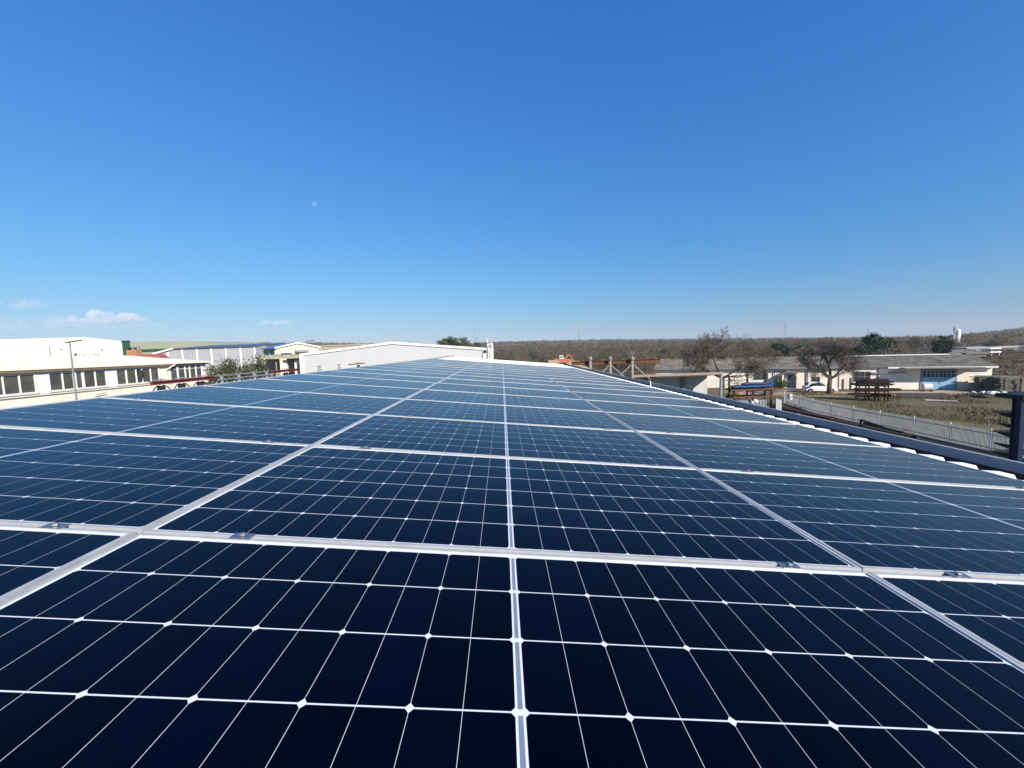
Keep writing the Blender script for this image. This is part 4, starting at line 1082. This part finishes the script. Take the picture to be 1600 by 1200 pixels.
# ------------------------------------------------------------------ dark rusty rack, trestle, gate bits
def scale_at(b): return (Vector(b) - CAM).dot(CAM_F) / FPX
b = P(1362, 626, z=0); s = scale_at(b)
t = thing('stock_rack', 'dark rusty rack heaped with steel bars in the rough grass', 'rack', b, LY)
for u in (-1.35, -.45, .45, 1.3):
    for v in (-.5, .5):
        mb = MB(); mb.box(u - .06, u + .06, v - .06, v + .06, 0, 2.15); part(t, 'post', mb, M['dark_rust'])
for z in (.55, 1.15, 1.75):
    for v in (-.5, .5):
        mb = MB(); mb.box(-1.5, 1.4, v - .05 + .12, v + .05 + .12, z - .05, z + .05); part(t, 'shelf', mb, M['dark_rust'])
rr = random.Random(12)
rx = Matrix.Rotation(LY, 3, 'Z')
for k, z in enumerate((.60, 1.2, 1.8, 2.1, 2.3)):
    mb = MB(); L0, L1 = ((-1.8, 1.5), (-1.6, 2.2), (-1.7, 1.5), (-1.3, 1.6), (-1.0, 1.3))[k]
    for j in range(14):
        v = -.45 + (j % 7) * .15; a, c_ = L0 + rr.uniform(-.4, .5), L1 + rr.uniform(-.6, .4)
        mb.bar((a, v, z + .06 + (j // 7) * .12 + rr.uniform(0, .03)), (c_, v + rr.uniform(-.05, .05), z + .06 + (j // 7) * .12 + rr.uniform(0, .03)), .11, .11)
    o = single('bar_bundle', mb, M['dark_rust'], ('dark bar bundle on the lowest shelf of the stock rack', 'dark bar bundle jutting right on the middle shelf of the stock rack', 'dark bar bundle on the upper shelf of the stock rack', 'short dark bar bundle on the heap over the top shelf', 'topmost short bar bundle crowning the stock rack')[k], 'steel bars', group='bar bundles on the stock rack')
    o.location = b; o.rotation_euler = (0, 0, LY)
b = P(1388, 628, z=0)
t = thing('steel_trestle', 'thin rusty steel trestle right of the dark stock rack', 'trestle', b, LY)
for u in (-.75, -.25, .3, .8):
    for v in (-.3, .3):
        mb = MB(); mb.box(u - .03, u + .03, v - .03, v + .03, 0, .95); part(t, 'leg', mb, M['rust'])
mb = MB(); mb.box(-1.0, 1.0, -.4, .4, .953, 1.0); part(t, 'top', mb, M['rust'])
b = P(1436, 621.5, z=0); t = thing('steel_trough', 'long dark trough lying on the grass by the track', 'trough', b, LY + .03)
mb = MB(); mb.prism([(-2.0, -.3, .12), (2.2, -.3, .12), (2.5, -.3, .55), (-2.1, -.3, .55)], (0, .04, 0)); mb.prism([(-2.0, .3, .12), (2.2, .3, .12), (2.5, .3, .55), (-2.1, .3, .55)], (0, .04, 0)); mb.box(-2.0, 2.2, -.257, .297, .12, .16); part(t, 'tub', mb, M['steel_dark'])
mb = MB(); mb.box(-1.5, -1.3, -.3, .3, 0, .117); mb.box(1.3, 1.5, -.3, .3, 0, .117); part(t, 'skid', mb, M['dark_rust'])
mb = MB(); b = P(1468, 625.5, z=.1); mb.bar((b.x - 1.1, b.y + .6, .12), (b.x + .9, b.y - 1.0, .1), .25, .08); single('pale_board', mb, M['trim_white'], 'pale board lying in the grass right of the trough', 'board', base=(b.x, b.y, 0))
b = P(1448.5, 611.5, z=0); t = thing('white_tank', 'white rounded tank with ribbed side before the blue gate', 'tank', b, LY)
mb = MB(); mb.tube([(-.5, 0, .6), (-.42, 0, .6), (.42, 0, .6), (.5, 0, .6)], [.26, .44, .44, .26], 16); part(t, 'body', mb, M['white_bag'], smooth=False)
mb = MB(); mb.box(-.5, -.35, -.4, .4, 0, .18); mb.box(.35, .5, -.4, .4, 0, .18); part(t, 'cradle', mb, M['steel_dark'])

# weathered stack on the right, boards and sacks
rr = random.Random(31)
for i, (px, py, wpx, hpx, lb) in enumerate(((1545, 611.5, 34, 24, 'tall weathered stack of grey sections left of two'), (1574, 613.5, 28, 25, 'weathered stack of grey sections nearest the blue rack'))):
    b = P(px, py, z=0); s = scale_at(b); w, h = wpx * s, hpx * s; mb = MB()
    t = thing('section_stack', lb, 'stack', b, LY + rr.uniform(-.1, .1))
    nz_ = int(h / .13)
    for k in range(nz_):
        sh = rr.uniform(-.25, .25)
        for j in range(5):
            v = -.6 + j * .3 + rr.uniform(-.14, .02); mb.box(-w / 2 + sh + rr.uniform(-.2, .2), w / 2 + sh + rr.uniform(-.25, .25), v, v + .15, .1 + k * .13, .1 + k * .13 + .085)
    part(t, 'sections', mb, M['grey_wood'])
    mb = MB()
    for u in (-w * .33, w * .3):
        mb.box(u - .06, u + .06, -.95, -.85, 0, h * (.85 + .1 * i)); mb.box(u - .06, u + .06, 1.0, 1.15, 0, h * .8)
    part(t, 'stake', mb, M['dark_rust'])
for i, (px, py, r, lb) in enumerate(((1520, 614.5, 0.24, 'small white sack leftmost of the sack heap'), (1535, 615.5, 0.29, 'white sack beneath the left weathered stack'), (1546, 617, 0.42, 'biggest white sack slumped between the weathered stacks'), (1556, 616.5, 0.35, 'white sack right of the biggest sack'), (1567, 615.5, 0.27, 'rightmost white sack under the right weathered stack'))):
    b = P(px, py, z=0); mb = MB(); mb.ball((b.x, b.y, r * .55), r, 9, sz=.6); mb.ball((b.x + r * .7, b.y + .1, r * .4), r * .6, 8, sz=.7); mb.ball((b.x - r * .5, b.y - .3, r * .35), r * .5, 8, sz=.6)
    mb.v = [(x + rr.gauss(0, .06), y + rr.gauss(0, .06), max(.0, z + rr.gauss(0, .05))) for x, y, z in mb.v]
    single('white_sack', mb, M['white_bag'], lb, 'sack', group='white sacks by the weathered stacks', smooth=True, base=b)
for i, (x0, y0, x1, y1, lb) in enumerate(((1500, 618, 1543, 621, 'dark plank in the grass, foremost below the sacks'), (1506, 616, 1534, 617.5, 'dark plank in the grass close under the sacks'), (1497, 620.5, 1512, 618.5, 'short dark plank at the left of the plank litter'))):
    a, b = P(x0, y0, z=.12), P(x1, y1, z=.12); mb = MB(); mb.bar(a, b, .3, .16); mb.bar(a + Vector((.3, .5, .04)), b + Vector((-.2, .45, .05)), .2, .1); single('dark_plank', mb, M['dark_rust'], lb, 'plank', base=(a.x, a.y, 0))

# ------------------------------------------------------------------ palisade fence
fx = 30.3
fpts = [(32.4, 45.2), (31.6, 41.6), (30.9, 38.9), (30.6, 36.2), (30.45, 33.6), (30.4, 31.0), (30.35, 28.2), (30.2, 25.6), (30.1, 23.2), (29.9, 20.8), (29.8, 18.4), (29.7, 16.0)]
FH = 1.34
t = thing('palisade_fence', 'pale grey palisade fence running beside the steel yard to the right edge', 'fence', (fpts[0][0], fpts[0][1], 0))
for (x, y) in fpts:
    mb = MB(); mb.box(x - .032, x + .032, y - .032, y + .032, 0, FH + .10); part(t, 'post', mb, M['post_pale'], world=True)
for (xa, ya), (xb_, yb) in zip(fpts, fpts[1:]):
    mb = MB(); a, b = Vector((xa + .05, ya, 0)), Vector((xb_ + .05, yb, 0)); n = 34
    for k in range(1, n):
        q = a.lerp(b, k / n); mb.box(q.x - .006, q.x + .010, q.y - .019, q.y + .019, .12, FH + (.05 if k % 2 else 0))
    for z in (.3, FH - .2): mb.bar(a + Vector((.035, 0, z)), b + Vector((.035, 0, z)), .03, .045)
    part(t, 'picket_panel', mb, M['picket'], world=True)
mb = MB(); q = Vector(fpts[0]).lerp(Vector(fpts[1]), .35); mb.box(q.x - .03, q.x - .015, q.y - .55, q.y + .35, .75, 1.35); mb.box(q.x - .32, q.x - .016, q.y - .55, q.y - .535, .75, 1.35)
single('fence_sign', mb, M['sign_white'], 'blank white sign hung on the far end of the palisade fence', 'sign', base=(q.x, q.y, .75))
mb = MB(); prev = None
for (xa, ya), (xb_, yb) in zip(fpts, fpts[1:]): mb.hexa([(xa - .12, ya, 0), (xa + .16, ya, 0), (xb_ + .16, yb, 0), (xb_ - .12, yb, 0)], [(xa - .12, ya, .10), (xa + .16, ya, .10), (xb_ + .16, yb, .10), (xb_ - .12, yb, .10)])
single('fence_kerb', mb, M['concrete'], 'low concrete kerb along the foot of the palisade fence', 'kerb', base=(fpts[5][0], fpts[5][1], 0))

# steel stock on the yard side
def stock(x, y0, y1, z0, n, lb, seed, m='dark_rust', w=.16):
    rr = random.Random(seed); mb = MB()
    for k in range(n):
        xx = x + (k % 5) * w * 1.05 + rr.uniform(-.02, .02); zz = z0 + (k // 5) * w * 1.02 + w / 2
        mb.bar((xx, y0 + rr.uniform(-.6, .4), zz), (xx + rr.uniform(-.03, .03), y1 + rr.uniform(-.5, .6), zz), w * .95)
    for yy in (y0 + .8, (y0 + y1) / 2, y1 - .8): mb.box(x - .15, x + w * 5.5, yy - .08, yy + .08, 0, z0 - .003)
    single('steel_stock', mb, M[m], lb, 'steel stock', group='steel sections stocked along the fence', base=(x, y0, 0))
stock(28.5, 33.5, 41.5, .12, 10, 'reddish brown pile of steel sections at the far end of the fence', 51, 'red_dark')
stock(28.0, 26.5, 33.0, .12, 10, 'dark pile of steel sections by the middle of the fence', 52)
stock(27.0, 20.5, 27.0, .12, 10, 'dark pile of steel sections low along the near fence', 53)
stock(25.6, 15.0, 21.5, .12, 15, 'dark pile of steel sections nearest the blue rack', 54)
mb = MB(); a, b = P(1345, 656, z=1.15), P(1392, 672, z=.75); mb.bar(a, b, .16, .12); mb.bar(P(1350, 661, z=.9), P(1412, 676, z=.75), .2, .12); mb.bar((a.x, a.y, 0), (a.x, a.y, 1.08), .1)
single('loose_beam', mb, M['near_black'], 'pair of dark loose beams leaning up from the stock by the fence', 'beam', base=(a.x, a.y, 0))

# ------------------------------------------------------------------ blue cantilever rack at the right edge
NX = 20.0
def N(px, py): return P(px, py, x=NX)
c0 = N(1590, 660)
t = thing('cantilever_rack', 'tall blue cantilever rack with dark arms at the right edge', 'rack', (NX, c0.y, 0))
ztop = N(1588, 622).z
cw = .30
for xx in (NX, NX + 1.9):
    mb = MB(); mb.box(xx - .09, xx + .09, c0.y - cw / 2, c0.y - cw / 2 + .03, 0, ztop); mb.box(xx - .09, xx + .09, c0.y + cw / 2 - .03, c0.y + cw / 2, 0, ztop); mb.box(xx - .02, xx + .02, c0.y - cw / 2 + .031, c0.y + cw / 2 - .031, 0, ztop)
    part(t, 'column', mb, M['blue_steel'], world=True)
    mb = MB(); mb.box(xx - .09, xx + .09, c0.y - .9, c0.y + 1.1, 0, .2); part(t, 'base_beam', mb, M['blue_steel'], world=True)
    for px, py in ((1562, 646), (1560, 661), (1560, 675.5), (1555, 692), (1554, 706)):
        tip = N(px, py)
        mb = MB(); zz = tip.z - .03
        mb.prism([(xx - .05, c0.y + cw / 2 + .003, zz + .06), (xx - .05, tip.y, zz + .05), (xx - .05, tip.y, zz), (xx - .05, c0.y + cw / 2 + .003, zz - .10)], (.1, 0, 0)); part(t, 'arm', mb, M['near_black'], world=True)
for z in (1.2, 2.6, ztop - .5):
    mb = MB(); mb.box(NX + .093, NX + 1.807, c0.y - .04, c0.y + .04, z - .05, z + .05); part(t, 'tie', mb, M['blue_steel'], world=True)
tip = N(1565, 623); mb = MB(); mb.box(NX - .3, NX + 2.6, c0.y - .35, tip.y, ztop + .003, ztop + .16); part(t, 'top_tray', mb, M['near_black'], world=True)
rr = random.Random(4)
for k, (px, py) in enumerate(((1562, 646), (1560, 675.5), (1554, 706))):
    tip = N(px, py); mb = MB()
    for j in range(4):
        yy = c0.y + .25 + j * .13; mb.box(NX - .10 - rr.uniform(0, .12), NX + 2.8, yy, yy + .07, tip.z + .031, tip.z + .07)
    single('stored_bars', mb, M['near_black'], ('dark bars lying on the highest arms of the blue rack', 'dark bars lying on the middle arms of the blue rack', 'dark bars lying on the lowest visible arms of the blue rack')[k], 'steel bars', group='bars on the blue rack', base=(NX, c0.y + .25, tip.z))

# ------------------------------------------------------------------ far right: barn, silo, shelves, masts
QY = 112.0
bQ = thing('barn', 'grey roofed barn with pale fluted wall right of the silo trees', 'barn', (P(1525, 560, y=QY).x, QY, 0))
a, b = P(1509.5, 557, y=QY), P(1540, 556, y=QY); zt = P(1525, 553, y=QY).z
mb = MB()
mb.box(a.x, b.x, QY, QY + 10, 0, zt); part(bQ, 'wall', mb, M['white_wall'], world=True)
mb = MB()
for k in range(11): x = a.x + (b.x - a.x) * k / 11; mb.box(x, x + .22, QY - .2, QY - .004, 0, zt)
part(bQ, 'flute', mb, M['concrete'], world=True)
mb = MB(); zr2 = P(1520, 546.5, y=QY + 6).z; l, r = P(1497, 550, y=QY), P(1546, 550, y=QY)
mb.prism([(a.x - .6, QY - .6, zt + .01), (b.x + .8, QY - .6, zt + .01), (b.x + .2, QY + 6, zr2), (l.x, QY + 6, zr2)], (0, 0, .25)); part(bQ, 'roof', mb, M['eternit'], world=True)
mb = MB(); mb.prism([P(1477, 560.5, y=104), P(1511, 561, y=104), P(1500, 551.5, y=108), P(1484, 551.5, y=108)], (0, 0, .2)); 
a = P(1477, 560.5, y=104); z_ = a.z - .01; mb.box(a.x + .2, P(1509, 560, y=104).x, 104.2, 107.8, 0, z_)
single('dark_shed', mb, M['eternit_dark'], 'small dark roofed shed between long building and barn', 'shed', base=(a.x, 104, 0))
bZ = thing('far_warehouse', 'long far blue grey warehouse at the right edge under the hill', 'building', (P(1560, 550, y=170).x, 170, 0))
a, b = P(1510, 545, y=170), P(1640, 545, y=170); zt = P(1560, 543.5, y=170).z
mb = MB(); mb.box(a.x, b.x, 170, 190, -1, zt); part(bZ, 'wall', mb, M['dark_clad'], world=True)
mb = MB(); mb.box(a.x - .3, b.x, 169.6, 190.4, zt + .004, zt + .5); part(bZ, 'roof', mb, M['grey_clad'], world=True)
bX = thing('slab_tower', 'small structure of two pale slabs beside the barn', 'shelter', (P(1556, 550, y=118).x, 118, 0))
for y0, y1 in ((543.8, 545.2), (549.2, 550.8)):
    mb = MB(); prect(mb, 1547.5, y0, 1565, y1, 118, 3); part(bX, 'slab', mb, M['trim_white'], world=True)
mb = MB()
for px in (1550, 1562): a = P(px, 545, y=118.5); mb.box(a.x - .2, a.x + .2, 118.5, 119, 0, P(px, 545.5, y=118.5).z - .35)
part(bX, 'post', mb, M['dark_clad'], world=True)

ZY = 200.0
c = P(1496, 530, y=ZY); zg = float(ground_h(np.array(c.x), np.array(ZY)))
t = thing('silo', 'tall white cylindrical silo on the horizon at right', 'silo', (c.x, ZY, zg - .5))
zt = P(1496, 516.5, y=ZY).z; r = (P(1499.5, 525, y=ZY).x - P(1493, 525, y=ZY).x) / 2
mb = MB(); mb.lathe((0, 0, 0), [(r, 0), (r, zt - zg + .5), (r * .5, zt - zg + 1.3)], 18); part(t, 'tank', mb, M['trim_white'])
mb = MB(); mb.tube([(-r - 1.3, 0, 0), (-r - 1.3, 0, zt - zg - 1.5)], .8, 12); mb.box(-r - .6, -r * .2, -.3, .3, zt - zg + .6, zt - zg + 1.4); mb.box(-r - .9, -r - .3, -.3, .3, zt - zg - .5, zt - zg + 2.2); part(t, 'elevator', mb, M['grey_steel'])

def mast(px, py_top, y, label, arms=True, wpx=9):
    top = P(px, py_top, y=y); zg = float(ground_h(np.array(top.x), np.array(y))); h = top.z - zg
    t = thing('lattice_mast', label, 'mast', (top.x, y, zg)); sc = y / FPX
    w = wpx * sc / 2; mb = MB(); th = max(.08, sc * .12)
    lv = 8
    def hw(k): return w * (1 - k / lv) ** 1.2 + .25
    for k in range(lv):
        z0, z1 = h * k / lv, h * (k + 1) / lv; a, b = hw(k), hw(k + 1)
        for sx in (-1, 1):
            for sy in (-1, 1): mb.bar((sx * a, sy * a, z0), (sx * b, sy * b, z1), th)
        mb.bar((-a, -a, z0), (b, -b, z1), th * .7); mb.bar((a, a, z0), (-b, b, z1), th * .7); mb.bar((-a, -a, z0), (a, -a, z0), th * .7)
    part(t, 'tower', mb, M['mast_steel'])
    if arms:
        for z, l in ((h * .92, 2.6), (h * .8, 3.4), (h * .68, 2.8)):
            mb = MB(); mb.bar((-l * sc * 1.2, 0, z), (l * sc * 1.2, 0, z), th * 1.3); part(t, 'crossarm', mb, M['mast_steel'])
mast(1226.5, 503, 420, 'tall lattice power mast standing over the brown wood')
mast(1357, 511, 900, 'distant lattice mast left above the dense evergreen', wpx=5)
mast(905, 515.5, 1000, 'very faint distant mast above the middle of the wood', wpx=5)
mast(741, 511, 700, 'thin distant mast over the caged ladder', arms=False, wpx=4)

# ------------------------------------------------------------------ rough grass
def weeds():
    rng = np.random.default_rng(5); N = 90000
    x = rng.uniform(30.9, 70, N); y = rng.uniform(14, 54, N)
    # keep in front of the track
    lim = 60.45 - .48 * (x - 44) - 7.5
    ok = (y < lim) & (x > 31 + np.clip(y - 40, 0, 10) * .25); x, y = x[ok], y[ok]; n = len(x)
    pa = np.sin(x * .7 + 1) * np.sin(y * .55) + .6 * np.sin(x * .23 + y * .31)
    hgt = (.09 + .07 * np.clip(pa, -.8, 1.2)) * (.6 + .8 * rng.random(n))
    c = np.stack([x, y, np.full(n, .0)], 1)
    d = rng.normal(size=(n, 3)) * .7; d[:, 2] = 1
    tone = np.clip(.35 + .28 * pa + rng.normal(size=n) * .2, 0, 1)
    me = cloud_of_faces('rough_grass', c, 5, hgt, tone, M['weed'], aspect=.22, quads=False, dirs=d)
    o = bpy.data.objects.new('rough_grass', me); COL.objects.link(o); o['kind'] = 'stuff'
weeds()
mb = MB(); mb.face([(31.2, 12, .006), (75, 12, .006), (75, 43, .006), (50.5, 49.9, .006), (42, 53.3, .006), (33.5, 46, .006), (31.2, 38, .006)])
M['field'] = mat('dry field', (.15, .12, .068), rough=1, var=.2, scale=.6, dirt=(.085, .09, .04), bump=.5, bscale=9)
struct('field', mb, M['field'])

# ------------------------------------------------------------------ day moon and small fair weather clouds
def sky_dir(px, py): return (CAM_R * ((px - 800) / FPX) + CAM_F + CAM_U * ((600 - py) / FPX)).normalized()
m = bpy.data.materials.new('sunlit moon behind air'); m.use_nodes = True; n = m.node_tree; n.nodes.clear()
out = n.nodes.new('ShaderNodeOutputMaterial'); ad = n.nodes.new('ShaderNodeAddShader'); tr = n.nodes.new('ShaderNodeBsdfTransparent'); df = n.nodes.new('ShaderNodeBsdfDiffuse')
df.inputs['Color'].default_value = (.035, .038, .036, 1)
n.links.new(tr.outputs[0], ad.inputs[0]); n.links.new(df.outputs[0], ad.inputs[1]); n.links.new(ad.outputs[0], out.inputs['Surface'])
mb = MB(); c = CAM + sky_dir(491.3, 318.5) * 30000; mb.ball(c, 30000 * 3.4 / FPX, 24)
single('moon', mb, m, 'tiny pale daytime moon high in the clear blue sky', 'moon', smooth=True, base=c)
def cloud(px, py, wpx, hpx, dens, label, seed, dist=6000):
    c = CAM + sky_dir(px, py) * dist; sc = dist / FPX; w, h = wpx * sc / 2, hpx * sc
    rr = random.Random(seed); mb = MB(); k = 15
    for i in range(k):
        u = -1 + 2 * (i + .5) / k; hh = h * (.35 + .65 * rr.random()) * (1 - u * u) ** .5 * (1.0 if u < .1 else .75)
        r = max(hh * .62, h * .16); r2 = w * 1.8 / k
        mb.ball((c.x + u * w * .93 + rr.uniform(-.3, .3) * r2, c.y + rr.uniform(-1, 1) * h * .5, c.z + r * .75), max(r, r2), 10, sz=min(1.0, r / max(r, r2)))
    m = bpy.data.materials.new('cloud vapour'); m.use_nodes = True; n = m.node_tree; n.nodes.remove(n.nodes['Principled BSDF'])
    v = n.nodes.new('ShaderNodeVolumePrincipled'); v.inputs['Color'].default_value = (.97, .97, .98, 1); v.inputs['Anisotropy'].default_value = 0
    tc = n.nodes.new('ShaderNodeTexCoord'); nz = n.nodes.new('ShaderNodeTexNoise'); nz.inputs['Scale'].default_value = 1 / (h * .55); nz.inputs['Detail'].default_value = 4
    rp = n.nodes.new('ShaderNodeMapRange'); rp.inputs[1].default_value = .34; rp.inputs[2].default_value = .56; rp.inputs[3].default_value = 0; rp.inputs[4].default_value = dens
    n.links.new(tc.outputs['Object'], nz.inputs['Vector']); n.links.new(nz.outputs[0], rp.inputs[0]); n.links.new(rp.outputs[0], v.inputs['Density'])
    n.links.new(v.outputs[0], n.nodes['Material Output'].inputs['Volume'])
    single('cloud', mb, m, label, 'cloud', base=c)
cloud(171, 503, 86, 17, .012, 'small bright cumulus cloud above the white factory', 3)
cloud(431, 508, 52, 10, .010, 'small white cloud above the yellow gable house', 5)
cloud(28, 481, 80, 14, .003, 'faint thin cloud high at the left edge of the sky', 7)
cloud(70, 515, 240, 20, .0016, 'wide grey lilac cloud veil low over the white factory', 9)

SC.cycles.volume_bounces = 5

# ------------------------------------------------------------------ the air
mb = MB(); mb.box(-2300, 2300, -2300, 2300, float(Z_.min()) - 1.0, max(float(Z_.max()) + 12, 62))
hz = struct('haze', mb, bpy.data.materials.new('thin air'), kind='stuff')
m = hz.data.materials[0]; m.use_nodes = True; n = m.node_tree; n.nodes.remove(n.nodes['Principled BSDF'])
v = n.nodes.new('ShaderNodeVolumePrincipled'); v.inputs['Color'].default_value = (.80, .88, 1.0, 1); v.inputs['Density'].default_value = .00016; v.inputs['Anisotropy'].default_value = 0.0
n.links.new(v.outputs[0], n.nodes['Material Output'].inputs['Volume'])
